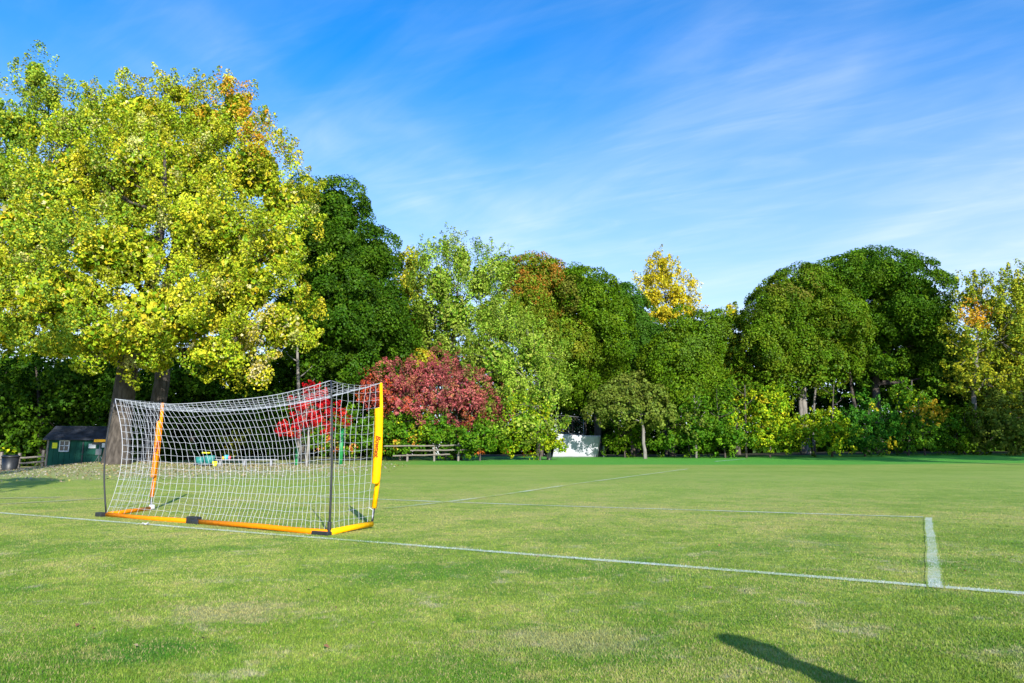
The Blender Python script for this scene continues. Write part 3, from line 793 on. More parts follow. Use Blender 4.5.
# the far wood behind, one dark mass
def wood_mass():
    global rng
    rng = np.random.default_rng(99)
    Vs = []; Cs = []
    n = 6400
    u = rng.random(n)
    X = -75 + 160 * u
    Y = 79 + 5 * rng.random(n) + np.where(X < -8, -14, 0)
    hh = np.where(X < -8, 9.5, 11)
    Z = hh * rng.random(n) ** 1.0 + ground_h(X, Y)
    Cc = np.stack([X, Y, Z], -1)
    nn = unit(np.stack([rng.normal(size=n) * .5, -1 + 0 * X, .3 + rng.normal(size=n) * .4], -1))
    Cc[:1600, 2] = ground_h(Cc[:1600, 0], Cc[:1600, 1]) + rng.random(1600) * 1.6
    P, idx, V, Fc = crown_leaves(Cc, nn, 1.3, 24, .55)
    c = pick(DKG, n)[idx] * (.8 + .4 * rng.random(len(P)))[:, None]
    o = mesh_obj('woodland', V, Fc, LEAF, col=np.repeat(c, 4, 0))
    tag(o, 'dark mass of woodland behind the front row of trees', 'woodland', kind='stuff')
wood_mass()

# trees outside the picture whose shade falls into it
def shade_tree(label, x, y, h, r, seed):
    global rng
    rng = np.random.default_rng(seed)
    z = gz(x, y)
    t = thing('shade_tree', label, 'tree', (x, y, z), 'trees beside the field that shade it')
    lobes = []
    for k in range(7):
        a = k * .9
        lobes.append((np.array([x + math.cos(a) * r * .5, y + math.sin(a) * r * .5, z + h - 1.2 * r + r * .5 * math.sin(k * 2.3)]), np.array([r * .62, r * .62, r * .5])))
    Cc, Nc, own = crown_points(lobes, 1.0, .9, back=1, bottom=.8)
    P, idx, V, Fc = crown_leaves(Cc, Nc, 1.0, 18, .5)
    mesh_obj('crown', V, Fc, LEAF, t, col=np.repeat(pick(MDG, len(P)), 4, 0))
    mb = MB(); mb.tube([(x, y, z - .3), (x, y, z + h * .4), (x, y, z + h - r)], [.35, .26, .06], 10)
    for c, rr in lobes:
        mb.tube(bezier(np.array([x, y, z + h * .4]), np.array([x, y, z + h * .6]), c, 5), [.14, .11, .09, .06, .03], 6)
    mb.build('trunk', BARK, t, smooth=True)
SHADOW = np.array([-.309, .951])      # ground direction shadows fall
ELEV = math.radians(23.5)
for lb, gx, gy, h, r in [
        ('small round tree left of the camera outside the picture', -19.4, 23.6, 10, 2.3),
        ('tall tree left of the camera shading the shed outside the picture', -28.0, 44.5, 24, 2.4),
        ('first shade tree beside the right touchline outside the picture', 25, 57.5, 22, 3.4),
        ('second shade tree beside the right touchline outside the picture', 33, 59.5, 22, 4.2),
        ('third shade tree beside the right touchline outside the picture', 41, 62, 24, 5.0),
        ('fourth shade tree beside the right touchline outside the picture', 49, 62.5, 24, 5.0),
        ('fifth shade tree beside the right touchline outside the picture', 57, 62, 24, 5.0)]:
    Ls = (h - 1.2 * r) / math.tan(ELEV)
    bx, by = np.array([gx, gy]) - SHADOW * Ls
    shade_tree(lb, bx, by, h, r, int(200 + gx * 3 + gy))

# ------------------------------------------------------------------ portable goal
def goal():
    BL, FL, BR, FR = gat(106, 516.5), gat(150.5, 510), gat(329, 535), gat(371.5, 528.3)
    H_ = 2.44
    g = thing('soccer_goal', 'portable soccer goal with white net, orange base tubes and amber post sleeves', 'goal', tuple((BL + BR + FL + FR) / 4 * [1, 1, 0]))
    TBL, TBR = at(115.2, 398.8, BL[1]), at(331, 380.5, BR[1])
    TFL, TFR = at(162.5, 403, FL[1] + .05), at(381, 383, FR[1] + .1)
    r = .043
    lift = np.array([0, 0, r * .9])
    # rear base tube in two halves with a hinge between, bowing a little
    hinge = gat(193.5, 523.5)
    h2 = gat(262, 530.3)
    mb = MB(); mb.tube([BL + lift, BL * .5 + hinge * .5 + lift + [0, 0, -.01], hinge + lift], r * .95, 12); mb.build('base_tube', ORANGE, g, True)
    mb = MB(); mb.tube([hinge + lift, h2 + lift + [0, 0, .02], h2 * .45 + BR * .55 + lift, BR + lift], r, 12); mb.build('base_tube', ORANGE, g, True)
    mb = MB(); mb.tube([BL + lift, BL * .5 + FL * .5 + lift, FL + lift], r, 12); mb.build('side_tube', ORANGE, g, True)
    mb = MB(); mb.tube([BR + lift, BR * .5 + FR * .5 + lift + [0, 0, .02], FR + lift + [0, 0, .03]], r * 1.1, 12); mb.build('side_tube', YELLOW, g, True)
    d = (BR - hinge) / np.linalg.norm(BR - hinge)
    rz = math.atan2(d[1], d[0])
    mb = MB(); mb.box(hinge + lift + [0, 0, .01], (.30, .13, .15), rz); mb.box(hinge + lift + d * .12 + [0, 0, -.02], (.20, .17, .11), rz)
    mb.build('hinge', BLACK, g, bevel=.02)
    mb = MB(); mb.box(BR + lift * .6 - d * .12 + [-.02, -.045, -.01], (.36, .10, .085), rz); mb.tube([BR + lift, BR + lift + [0, 0, .16]], .035, 8); mb.build('corner_bracket', BLACK, g, bevel=.012)
    mb = MB(); mb.box(BL + lift + np.array([-.10, -.02, .0]), (.22, .12, .09), rz); mb.build('corner_bracket', BLACK, g, bevel=.012)
    mb = MB(); mb.box(FL + lift + [.02, 0, .03], (.11, .10, .10), rz); mb.build('corner_patch', PAPER, g, bevel=.02)
    # rear rods
    bow = lambda a, b, k: [a + (b - a) * t + np.asarray(k) * math.sin(PI * t) for t in np.linspace(0, 1, 12)]
    mb = MB(); mb.tube(bow(BL + lift, TBL, (-.12, 0, 0)), list(np.linspace(.018, .012, 12)), 8); mb.build('rear_rod', DARKROD, g, True)
    mb = MB(); mb.tube(bow(BR + lift, TBR, (.03, 0, 0)), list(np.linspace(.020, .014, 12)), 8); mb.build('rear_rod', DARKROD, g, True)
    # front posts : curved rod with a tube cover, and the loose sleeve hung on it
    def post(B, T, pix, YY, mat, rods):
        path = [B + lift]
        for (px, py) in pix: path.append(at(px, py, YY))
        path.append(T)
        dark = MB(); dark.tube(path[:2], rods[0], 8); dark.build('post_rod', DARKROD, g, True)
        cov = MB(); cov.tube(path[1:], list(np.linspace(rods[1], rods[2], len(path) - 1)), 10); cov.build('front_post', mat, g, True)
    post(FR, TFR, [(374.0, 508), (377.6, 482), (380.3, 450), (381.4, 415)], FR[1] + .05, YELLOW, (.020, .045, .026))
    post(FL, TFL, [(151.8, 497), (154.5, 478), (158.3, 450), (161, 425)], FL[1] + .05, ORANGE, (.022, .045, .034))
    def sleeve(left, right, YY, mat, thick, name='post_sleeve'):
        # a flattened padded bag, outline given left and right, real thickness
        n = len(left); V = []; Fs = []
        K = 10
        for (a, b) in zip(left, right):
            A = at(*a, YY); B = at(*b, YY)
            c = (A + B) / 2; hw = (B - A) / 2
            for k in range(K):
                an = 2 * PI * k / K
                V.append(c + hw * math.cos(an) + np.array([0, 1, 0]) * thick * math.sin(an) * (1 + .25 * math.sin(3 * an)))
        for i in range(n - 1):
            for k in range(K):
                Fs.append((i * K + k, i * K + (k + 1) % K, (i + 1) * K + (k + 1) % K, (i + 1) * K + k))
        Fs.append(tuple(range(K))[::-1]); Fs.append(tuple((n - 1) * K + k for k in range(K)))
        return mesh_obj(name, V, Fs, mat, g, smooth=True)
    def outline(pts, n=16):
        pts = np.array(pts, float); t = np.linspace(0, 1, len(pts)); q = np.linspace(0, 1, n)
        return list(zip(np.interp(q, t, pts[:, 0]), np.interp(q, t, pts[:, 1])))
    Ls = outline([(376.5, 409), (374.6, 408.6), (374.3, 430), (373.2, 455), (371.6, 480), (371.5, 483)])
    Rs = outline([(380.5, 407.3), (382.4, 408.3), (382.8, 430), (382.2, 455), (380.2, 480), (378.4, 484)])
    sl = sleeve(Ls, Rs, FR[1] - .06, YELLOW, .055)
    Ls = outline([(157.6, 421.5), (156.6, 422), (154.6, 440), (152.4, 460), (150.6, 476), (150.8, 477)])
    Rs = outline([(160.6, 420.5), (161.4, 421), (159.6, 440), (157.5, 460), (155.2, 476), (153.5, 477.5)])
    sr = sleeve(Ls, Rs, FL[1] - .06, ORANGE, .045)
    # printed name running down each sleeve
    def lettering(px, py, YY, hpx, angle, par, size):
        cu = bpy.data.curves.new('lettering', 'FONT'); cu.body = 'Bownet'; cu.size = size; cu.align_x = 'CENTER'; cu.align_y = 'CENTER'; cu.extrude = .002
        cu.shear = .25; cu.offset = .002
        cu.materials.append(LETTER)
        o = bpy.data.objects.new('lettering', cu); link(o)
        P = at(px, py, YY)
        o.matrix_world = Matrix.Translation(Vector(P)) @ Matrix.Rotation(angle, 4, 'Y') @ Matrix.Rotation(PI / 2, 4, 'X')
        mw = o.matrix_world.copy()
        bpy.context.view_layer.update()
        me = bpy.data.meshes.new_from_object(o.evaluated_get(bpy.context.evaluated_depsgraph_get()))
        me.transform(mw)
        if not me.materials: me.materials.append(LETTER)
        bpy.data.objects.remove(o)
        o2 = bpy.data.objects.new('lettering', me); link(o2)
        o2.parent = par; o2.matrix_parent_inverse = Matrix.Identity(4)
    lettering(377.3, 446, FR[1] - .06 - .074, 18, math.radians(-86) + PI, sl, .115)
    lettering(157.3, 446, FL[1] - .06 - .06, 18, math.radians(-80) + PI, sr, .085)
    # net ------------------------------------------------------------------
    mb = MB(); rad = .0027
    tri = 3
    def strand(pts, r_=rad):
        mb.tube(pts, r_, tri, cap=False)
    wN = np.random.default_rng(4)
    def panel(fn, nu, nv, wob=.007, us=1, vs=1, slant=0):
        G = np.zeros((nu + 1, nv + 1, 3))
        for i in range(nu + 1):
            for j in range(nv + 1):
                u = i / nu; v = j / nv
                G[i, j] = fn(u, v)
        Jt = wN.normal(size=G.shape) * wob
        Jt[0] = Jt[-1] = 0; Jt[:, 0] = Jt[:, -1] = 0
        G = G + Jt
        for i in range(nu + 1): strand(list(G[i]))
        for j in range(nv + 1): strand(list(G[:, j]))
    nW = 46; nH = 17; nD = 10
    lf = lift + [0, 0, .02]
    inward = (BR - BL) / np.linalg.norm(BR - BL)
    fwd = np.array([-inward[1], inward[0], 0]); fwd = fwd if fwd[1] > 0 else -fwd
    def top_rear(u):
        p = TBL + (TBR - TBL) * u
        return p + np.array([0, 0, -.21 * (4 * u * (1 - u)) ** 1.0 * (1 + .1 * math.sin(u * 9))]) + fwd * .12 * math.sin(PI * u)
    def top_front(u):
        p = TFL + (TFR - TFL) * u
        return p + np.array([0, 0, -.29 * 4 * u * (1 - u)]) - fwd * .10 * math.sin(PI * u)
    def bot_rear(u):
        hi = .30
        p = (BL + (hinge - BL) * u / hi) if u < hi else (hinge + (BR - hinge) * (u - hi) / (1 - hi))
        return p + lf
    def back(u, v):
        b, t = bot_rear(u), top_rear(u)
        p = b + (t - b) * v
        p = p + inward * (.42 * math.sin(PI * min(v * 1.02, 1)) ** .9 * (1 - u) ** 3)        # left edge pulls in
        p = p + inward * .22 * math.sin(PI * v) * math.sin(PI * u)                              # slanting cells
        return p + fwd * .16 * math.sin(PI * v) * math.sin(PI * u)
    def left(u, v):     # u: rear to front
        b = BL + (FL - BL) * u + lf; t = top_rear(0) * (1 - u) + top_front(0) * u
        p = b + (t - b) * v
        return p + inward * (.42 * (1 - u) ** 1.5 + .25 * math.sin(PI * u)) * math.sin(PI * min(v * 1.02, 1)) ** .9
    def right(u, v):
        b = BR + (FR - BR) * u + lf
        t = top_rear(1) * (1 - u) + top_front(1) * u
        p = b + (t - b) * v
        return p + np.array([0, 0, -.06 * math.sin(PI * u) * v]) + (-inward) * (.08 * math.sin(PI * v) * math.sin(PI * u)) + (FR - BR) * (.10 * u * math.sin(PI * v)) * .6
    def top(u, v):      # v: rear to front
        p = top_rear(u) * (1 - v) + top_front(u) * v
        return p + np.array([0, 0, -.10 * math.sin(PI * v)])
    panel(back, nW, nH); panel(left, nD, nH, .006); panel(right, 9, nH, .006); panel(top, nW, nD, .006)
    # hems
    for fn in (top_rear, top_front):
        strand([fn(u) for u in np.linspace(0, 1, 30)], .0062)
    strand([back(0, v) for v in np.linspace(0, 1, 20)], .0055)
    strand([right(1, v) for v in np.linspace(0, 1, 20)], .007)
    strand([left(1, v) for v in np.linspace(0, 1, 20)], .007)
    # cord tying the net to the right post foot
    strand([right(1, .02), right(1, .09) + [0, -.02, .02], path_pt(FR)], .007)
    mb.build('net', TWINE, g)
def path_pt(FR):
    return at(369, 507.5, FR[1] - .02)
goal()

# ------------------------------------------------------------------ shed and things on the left
def shed():
    Y = 41.0
    A = gat(45.5, 470); 
    A = at(45.5, 469.5, Y); B = at(110, 466, Y + .6)
    A[2] = gz(A[0], A[1]); B[2] = gz(B[0], B[1])
    d = (B - A); d[2] = 0; Ln = np.linalg.norm(d); d /= Ln; back = np.array([-d[1], d[0], 0])
    rz = math.atan2(d[1], d[0])
    zb = min(A[2], B[2]) - .05
    ze = at(46, 438.5, Y)[2]; zr = at(52, 427.5, Y + 1.1)[2]
    D = 2.4
    s = thing('garden_shed', 'dark green wooden shed with grey shingle roof beside the thick maple trunk', 'shed', (A[0], A[1], zb), rotz=0)
    mb = MB()
    P = lambda u, v, z: A * [1, 1, 0] + d * u + back * v + [0, 0, z]
    pts = [P(0, 0, zb), P(Ln, 0, zb), P(Ln, D, zb), P(0, D, zb), P(0, 0, ze), P(Ln, 0, ze), P(Ln, D, ze), P(0, D, ze), P(0, D / 2, zr), P(Ln, D / 2, zr)]
    mb.add(pts, [(0, 1, 5, 4), (1, 2, 6, 9, 5), (2, 3, 7, 6), (3, 0, 4, 8, 7)])
    for k in range(1, int(Ln / .3)):        # plank battens
        mb.box(P(k * .3, -.012, (zb + ze) / 2), (.03, .02, ze - zb - .06), rz)
    mb.build('wall', SHEDGREEN, s)
    mb = MB(); e = .22; th = .07
    for sgn in (0, 1):
        v0 = -e if sgn == 0 else D + e
        sl = (zr - ze) / (D / 2)
        z0 = ze - sl * e + .03
        q = [P(-e, v0, z0), P(Ln + e, v0, z0), P(Ln + e, D / 2, zr + .03), P(-e, D / 2, zr + .03)]
        mb.add([*q, *[p + [0, 0, th] for p in q]], [(0, 1, 2, 3), (4, 5, 6, 7), (0, 1, 5, 4), (2, 3, 7, 6), (1, 2, 6, 5), (3, 0, 4, 7)])
        for k in range(1, 9):
            t = k / 9
            c = P(Ln / 2, v0 + (D / 2 - v0) * t, z0 + (zr + .03 - z0) * t + th + .012)
            mb.box(c, (Ln + 2 * e, .03, .02), rz)
    mb.build('roof', SHINGLE, s)
    mb = MB(); mb.box(P(-.0, -.02, (zb + ze) / 2), (.09, .09, ze - zb), rz); mb.build('corner_board', WOOD, s)
    k = Y / F
    def onwall(px, py, out): 
        q = at(px, py, Y); u = (q - A) @ d
        return P(u, -out, at(px, py, Y + u * d[1])[2])
    w = onwall(63.5, 446, .03)
    mb = MB()
    for (ox, oz, sx, sz) in [(-.25, 0, .05, .66), (.25, 0, .05, .66), (0, .305, .55, .05), (0, -.305, .55, .06), (0, 0, .035, .56), (0, 0.02, .45, .035)]:
        mb.box(w + d * ox + [0, 0, oz] - back * (.02 if abs(ox) + abs(oz) > .2 else .012), (sx, .05, sz), rz)
    wf = mb.build('window', WHITE, s)
    mb = MB(); mb.box(w, (.5, .03, .6), rz); adopt(mb.build('pane', GLASS, wf), wf) if False else mb.build('pane', GLASS, wf)
    mb = MB(); mb.box(onwall(54.5, 445.5, .03), (.27, .03, .33), rz); mb.build('notice', SIGNYEL, s)
    mb = MB(); mb.box(onwall(89.5, 446, .03), (.40, .03, .26), rz); mb.build('notice', WHITE, s)
    dr = onwall(80, 455, .03); mb = MB(); mb.box(np.array([dr[0], dr[1], (zb + ze) / 2 - .06]), (.07, .05, ze - zb - .3), rz); mb.build('door_post', BLACK, s)
    mb = MB(); mb.box(onwall(86, 454.3, .05), (1.0, .06, .05), rz); mb.build('ledge', SHEDGREEN, s)
shed()

def sign_stand():
    Y = 40.2
    b = at(98, 467, Y); b[2] = gz(b[0], Y)
    t = thing('sign_stand', 'thin post sign with an orange-yellow board in front of the shed', 'sign', tuple(b))
    top = at(98, 441, Y)
    mb = MB(); mb.tube([b + [0, 0, -.2], [b[0], b[1], top[2]]], .035, 8)
    for a in (-.28, .28): mb.tube([b + [a, .1, 0], b + [0, 0, .45]], .02, 6)
    mb.build('post', METAL, t, True)
    c = at(100.3, 440.7, Y - .06)
    mb = MB(); mb.box(c, (.70, .05, .16)); mb.build('board', SIGNORG, t, bevel=.01)
    mb = MB(); mb.box(at(97.5, 443.6, Y - .05), (.62, .04, .12)); mb.build('lower_board', BLACK, t)
    mb = MB(); mb.box(at(98.5, 452, Y - .05), (.34, .05, .36)); mb.build('basket', METAL, t, bevel=.02)
sign_stand()
def placard():
    Y = 40.0
    b = at(106, 466, Y); b[2] = gz(b[0], Y)
    t = thing('placard', 'white placard on a stake between the shed and the thick trunk', 'sign', tuple(b))
    mb = MB(); mb.box((b[0], b[1], (b[2] + at(105, 446, Y)[2]) / 2 - .1), (.06, .05, at(105, 446, Y)[2] - b[2] + .2)); mb.build('stake', METAL, t)
    mb = MB(); mb.box(at(104.6, 445.3, Y - .05), (.30, .03, .25)); mb.build('panel', WHITE, t)
    mb = MB(); mb.box(at(105.8, 457, Y - .05), (.10, .03, .48)); mb.build('strip', surf_mat('blue_strip', (.12, .35, .5), .6), t)
placard()

def bin_():
    Y = 39.5
    b = at(9, 472, Y); b[2] = gz(b[0], Y)
    t = thing('trash_bin', 'black round trash bin at the left edge beside the wooden rails', 'bin', tuple(b))
    mb = MB(); mb.tube([b + [0, 0, -.05], b + [0, 0, .1], b + [0, 0, .82]], [.36, .36, .42], 20); mb.build('body', BLACK, t, True)
    mb = MB(); mb.tube([b + [0, 0, .82], b + [0, 0, .9], b + [0, 0, .97]], [.45, .45, .32], 20); mb.build('lid', BLACK, t, True)
bin_()

def rail_fence(name, label, posts, rails, cat='fence', group=None, mat=WOOD, pw=.14):
    """posts: (px, ytop, Y); rails: list of (list of (px, py, Y))"""
    p0 = at(posts[0][0], posts[0][1], posts[0][2])
    t = thing(name, label, cat, (p0[0], p0[1], gz(p0[0], p0[1])), group)
    for (px, yt, Y) in posts:
        tp = at(px, yt, Y); z0 = gz(tp[0], Y) - .2
        mb = MB(); mb.box((tp[0], Y, (z0 + tp[2]) / 2), (pw, pw, tp[2] - z0), .1); mb.build('post', mat, t, bevel=.015)
    for pts in rails:
        mb = MB()
        P = [at(*q) for q in pts]
        path = []
        for a, b in zip(P[:-1], P[1:]):
            path += [a + (b - a) * u + [0, -.09, .012 * math.sin(u * 9 + a[0])] for u in np.linspace(0, 1, 5)[:-1]]
        path.append(P[-1] + [0, -.09, 0])
        mb.tube(path, .055, 6)
        mb.build('rail', mat, t)
    return t
rail_fence('rail_fence', 'weathered wooden rails between the trash bin and the green shed', [(2, 452, 41.5), (20, 453, 41.5), (44, 450, 41.8)],
           [[(-12, 459, 41.5), (19, 458, 41.5), (46, 456.5, 41.8)], [(-12, 464.5, 41.5), (19, 463.5, 41.5), (46, 461.5, 41.8)], [(-12, 469, 41.5), (20, 468.5, 41.5), (40, 467, 41.8)]])
rail_fence('rail_fence', 'split-rail wooden fence in front of the bushes below the burgundy tree',
           [(407.5, 454, 50.2), (434.5, 443.5, 50.4), (458.5, 443, 50.6),],
           [[(393, 455.8, 50.1), (434, 454.8, 50.4), (450, 454.3, 50.5)], [(410, 450.5, 50.2), (434, 450.3, 50.4), (458, 450, 50.6), (470, 449.8, 50.7)],
            [(384, 446, 50.1), (434, 445.8, 50.4), (458, 445.3, 50.6), (466, 445.3, 50.7)]])

def bench():
    Y = 41.0
    a, b = at(213, 460.2, Y), at(278, 459.4, Y + .6)
    t = thing('long_bench', 'long low pale bench seen through the net, left of the red maple', 'bench', (a[0], a[1], gz(a[0], a[1])))
    d = b - a; rz = math.atan2(d[1], d[0]); L = np.linalg.norm(d)
    mb = MB(); mb.box((a + b) / 2, (L, .34, .07), rz); mb.build('seat', PALEWOOD, t, bevel=.01)
    for u in (.12, .49, .9):
        p = a + d * u; z0 = gz(p[0], p[1]) - .05
        mb = MB(); mb.box((p[0], p[1], (z0 + p[2] - .035) / 2), (.12, .3, p[2] - .035 - z0), rz); mb.build('leg', PALEWOOD, t)
    return a, d
ba, bd = bench()
def toy_boxes():
    k = 41 / F
    for (px, w, mat, lb, dz) in [(222.6, .16, SIGNORG, 'small orange tub on the long pale bench', .18), (225.5, .26, CYAN, 'small cyan tub on the long pale bench', .26), (228.4, .16, REDP, 'small red tub on the long pale bench', .20)]:
        u = (at(px, 459, 41)[0] - ba[0]) / bd[0]
        p = ba + bd * u + [0, 0, .036]
        t = thing('tub', lb, 'tub', tuple(p), 'coloured tubs on the bench')
        r = w / 2
        mb = MB(); mb.tube([p, p + [0, 0, dz * .8]], [r * .8, r], 14); mb.build('body', mat, t, True)
        mb = MB(); mb.tube([p + [0, 0, dz * .8], p + [0, 0, dz]], [r * 1.12, r * 1.05], 14); mb.build('lid', mat, t, True)
toy_boxes()
def cart():
    Y = 40.6
    b = at(205, 468, Y); b[2] = gz(b[0], Y)
    t = thing('play_cart', 'teal cart with two bins at the left end of the pale bench', 'cart', tuple(b))
    for sx, w, h in ((-.32, .5, .42), (.25, .58, .5)):
        mb = MB(); mb.tube([b + [sx, 0, .12], b + [sx, 0, .12 + h]], [w * .42, w * .52], 12); mb.build('bin', TEAL, t, True)
    mb = MB(); mb.box(b + [0, 0, .10], (1.2, .5, .06)); mb.tube([b + [-.58, 0, .1], b + [-.7, 0, .75]], .025, 6); mb.build('frame', METAL, t)
    for sx in (-.42, .42):
        for sy in (-.26, .26):
            mb = MB(); mb.tube([b + [sx, sy - .03, .1], b + [sx, sy + .03, .1]], .1, 14); mb.build('wheel', BLACK, t, True)
    mb = MB(); mb.box(b + [.02, -.02, .78], (.44, .2, .07)); mb.build('tray', SIGNYEL, t, bevel=.01)
    b2 = at(214.5, 467, Y - .1); b2[2] = gz(b2[0], b2[1])
    t2 = thing('bucket', 'small yellow bucket on the ground beside the teal cart', 'bucket', tuple(b2))
    mb = MB(); mb.tube([b2, b2 + [0, 0, .3]], [.12, .15], 12); mb.build('body', SIGNYEL, t2, True)
    mb = MB(); mb.tube([b2 + [.15 * math.cos(a), 0, .28 + .12 * math.sin(a)] for a in np.linspace(0, PI, 9)], .008, 5); mb.build('handle', METAL, t2)
cart()
def posts():
    Y = 43
    for (px, yt, w, mat, nm, lb) in [(297.3, 447.5, .19, GREENP, 'marker_post', 'short green post behind the net left of the red maple trunk'),
                                     (342, 428, .26, GREENP, 'marker_post', 'taller shaded green post behind the dark rear rod of the goal')]:
        tp = at(px, yt, Y); z0 = gz(tp[0], Y)
        t = thing(nm, lb, 'post', (tp[0], Y, z0))
        mb = MB(); mb.tube([(tp[0], Y, z0 - .2), (tp[0], Y, tp[2] - .06)], w / 2, 12); mb.build('shaft', mat, t, True)
        mb = MB(); mb.tube([(tp[0], Y, tp[2] - .06), (tp[0], Y, tp[2] - .02), (tp[0], Y, tp[2])], [w * .6, w * .6, w * .3], 12); mb.build('cap', mat, t, True)
posts()

# ------------------------------------------------------------------ white screen and backstop
def screen():
    Y = 60.5
    c = [(552.5, 458.2), (597.5, 456.8), (600.8, 435.6), (557.5, 433.6)]
    p = [at(q[0], q[1], Y + (0.0 if i in (0, 3) else .8)) for i, q in enumerate(c)]
    t = thing('white_screen', 'white tarp screen slanting up at the far edge of the field', 'screen', (p[0][0], p[0][1], gz(p[0][0], p[0][1])))
    for i in (0, 1):
        p[i][2] = gz(p[i][0], p[i][1]) + .02
    n, m = 22, 12; V = []; Fs = []
    for j in range(m + 1):
        for i in range(n + 1):
            u, v = i / n, j / m
            q = (p[0] * (1 - u) + p[1] * u) * (1 - v) + (p[3] * (1 - u) + p[2] * u) * v
            q = q + [0, .05 * math.sin(u * 21) * (.3 + .7 * (1 - v)) + .04 * math.sin(u * 9 + v * 3), -.05 * math.sin(PI * u) * v]
            V.append(q)
    for j in range(m):
        for i in range(n):
            a = j * (n + 1) + i; Fs.append((a, a + 1, a + n + 2, a + n + 1))
    o = mesh_obj('sheet', V, Fs, TARP, t, smooth=True)
    so = o.modifiers.new('solid', 'SOLIDIFY'); so.thickness = .012
    for u in (0, .5, 1):
        b = p[0] * (1 - u) + p[1] * u + [0, .16, -.2]; tp = p[3] * (1 - u) + p[2] * u + [0, .16, .04]
        mb = MB(); mb.tube([b, tp], .035, 8); mb.build('pole', METAL, t, True)
screen()
def backstop():
    Y = 64.0
    xs = [556, 568.5, 583.5]
    b0 = at(556, 455, Y); t = thing('backstop_fence', 'grey chain-link backstop standing behind the white screen', 'fence', (b0[0], Y, gz(b0[0], Y)))
    tops = [at(x, y, Y) for x, y in zip(xs, (415, 416, 417.5))]
    for q in tops:
        mb = MB(); mb.tube([(q[0], Y, gz(q[0], Y) - .2), q], .028, 8); mb.build('post', METAL, t, True)
    mb = MB(); mb.tube(tops, .02, 8); mb.build('rail', METAL, t, True)
    mb = MB(); mb.tube([q - [0, 0, 1.6] for q in tops], .03, 8); mb.build('rail', METAL, t, True)
    mb = MB(); x0, x1 = tops[0][0], tops[-1][0]; zt = tops[0][2] - .1; zb = gz(x0, Y) + .1
    H_ = zt - zb; st = .3
    k = x0 - H_
    while k < x1:
        for s in (1, -1):
            a0, a1 = (k, k + H_) if s == 1 else (k + H_, k)
            P0 = np.array([a0, Y, zb]); P1 = np.array([a1, Y, zt])
            lo, hi = sorted((a0, a1)); t0 = max(lo, x0); t1 = min(hi, x1)
            if t1 - t0 > .05:
                f = lambda x: P0 + (P1 - P0) * ((x - a0) / (a1 - a0))
                mb.tube([f(t0), f(t1)], .0035, 3, cap=False)
        k += st
    mb.build('mesh_panel', METAL, t)
backstop()
def stake():
    Y = 61.5
    q = at(603.5, 446, Y); z0 = gz(q[0], Y)
    t = thing('stake', 'short pale stake right of the white screen', 'post', (q[0], Y, z0))
    mb = MB(); mb.box((q[0], Y, (z0 + q[2]) / 2), (.14, .1, q[2] - z0)); mb.build('shaft', PALEWOOD, t, bevel=.02)
    mb = MB(); mb.box((q[0], Y, q[2] + .02), (.18, .14, .04)); mb.build('cap', PALEWOOD, t)
stake()

# ------------------------------------------------------------------ litter on the grass
def litter():
    global rng
    rng = np.random.default_rng(8)
    n = 16000
    X = -6 - 40 * rng.random(n); Y = 24 + 21 * rng.random(n) ** .7
    keep = rng.random(n) < np.clip((Y - 24) / 12, 0, 1) * np.clip((-X - 6) / 8, 0.05, 1)
    X, Y = X[keep], Y[keep]
    P = np.stack([X, Y, ground_h(X, Y) + .03], -1)
    V, Fc = leaf_geo(P, unit(np.stack([rng.normal(size=len(X)) * .5, -.3 + rng.normal(size=len(X)) * .5, np.ones(len(X))], -1)), .095, .7)
    c = pick([(.37, .33, .26, 3), (.33, .26, .16, 2), (.28, .19, .08, 1), (.36, .32, .09, .6)], len(X))
    o = mesh_obj('leaf_litter', V, Fc, LEAF, col=np.repeat(c, 4, 0))
    tag(o, 'pale fallen leaves scattered on the ground below the maples', 'fallen leaves', kind='stuff')
    n = 130
    Y = 4 + 40 * rng.random(n) ** 1.3; X = (rng.random(n) * 2 - 1) * Y * .8
    P = np.stack([X, Y, ground_h(X, Y) + .02], -1)
    V, Fc = leaf_geo(P, unit(np.stack([rng.normal(size=n) * .5, rng.normal(size=n) * .5, np.ones(n)], -1)), .034, .7)
    c = pick([(.34, .27, .16, 3), (.24, .13, .07, 2)], n)
    o = mesh_obj('leaf_litter', V, Fc, LEAF, col=np.repeat(c, 4, 0))
    tag(o, 'few small dry leaves dotted over the open grass', 'fallen leaves', kind='stuff')
litter()
def scrap(px, py, size, label):
    p = gat(px, py)
    V = []; Fs = []
    for j in range(4):
        for i in range(4):
            V.append((p[0] + (i - 1.5) * size / 3, p[1] + (j - 1.5) * size / 3, p[2] + .035 + .018 * math.sin(i * 2.1 + j * 1.3)))
    for j in range(3):
        for i in range(3):
            a = j * 4 + i; Fs.append((a, a + 1, a + 5, a + 4))
    o = mesh_obj('paper_scrap', V, Fs, PAPER)
    so = o.modifiers.new('solid', 'SOLIDIFY'); so.thickness = .004
    tag(o, label, 'litter')
scrap(145.5, 525.5, .10, 'white paper scrap on the grass before the left half of the goal')

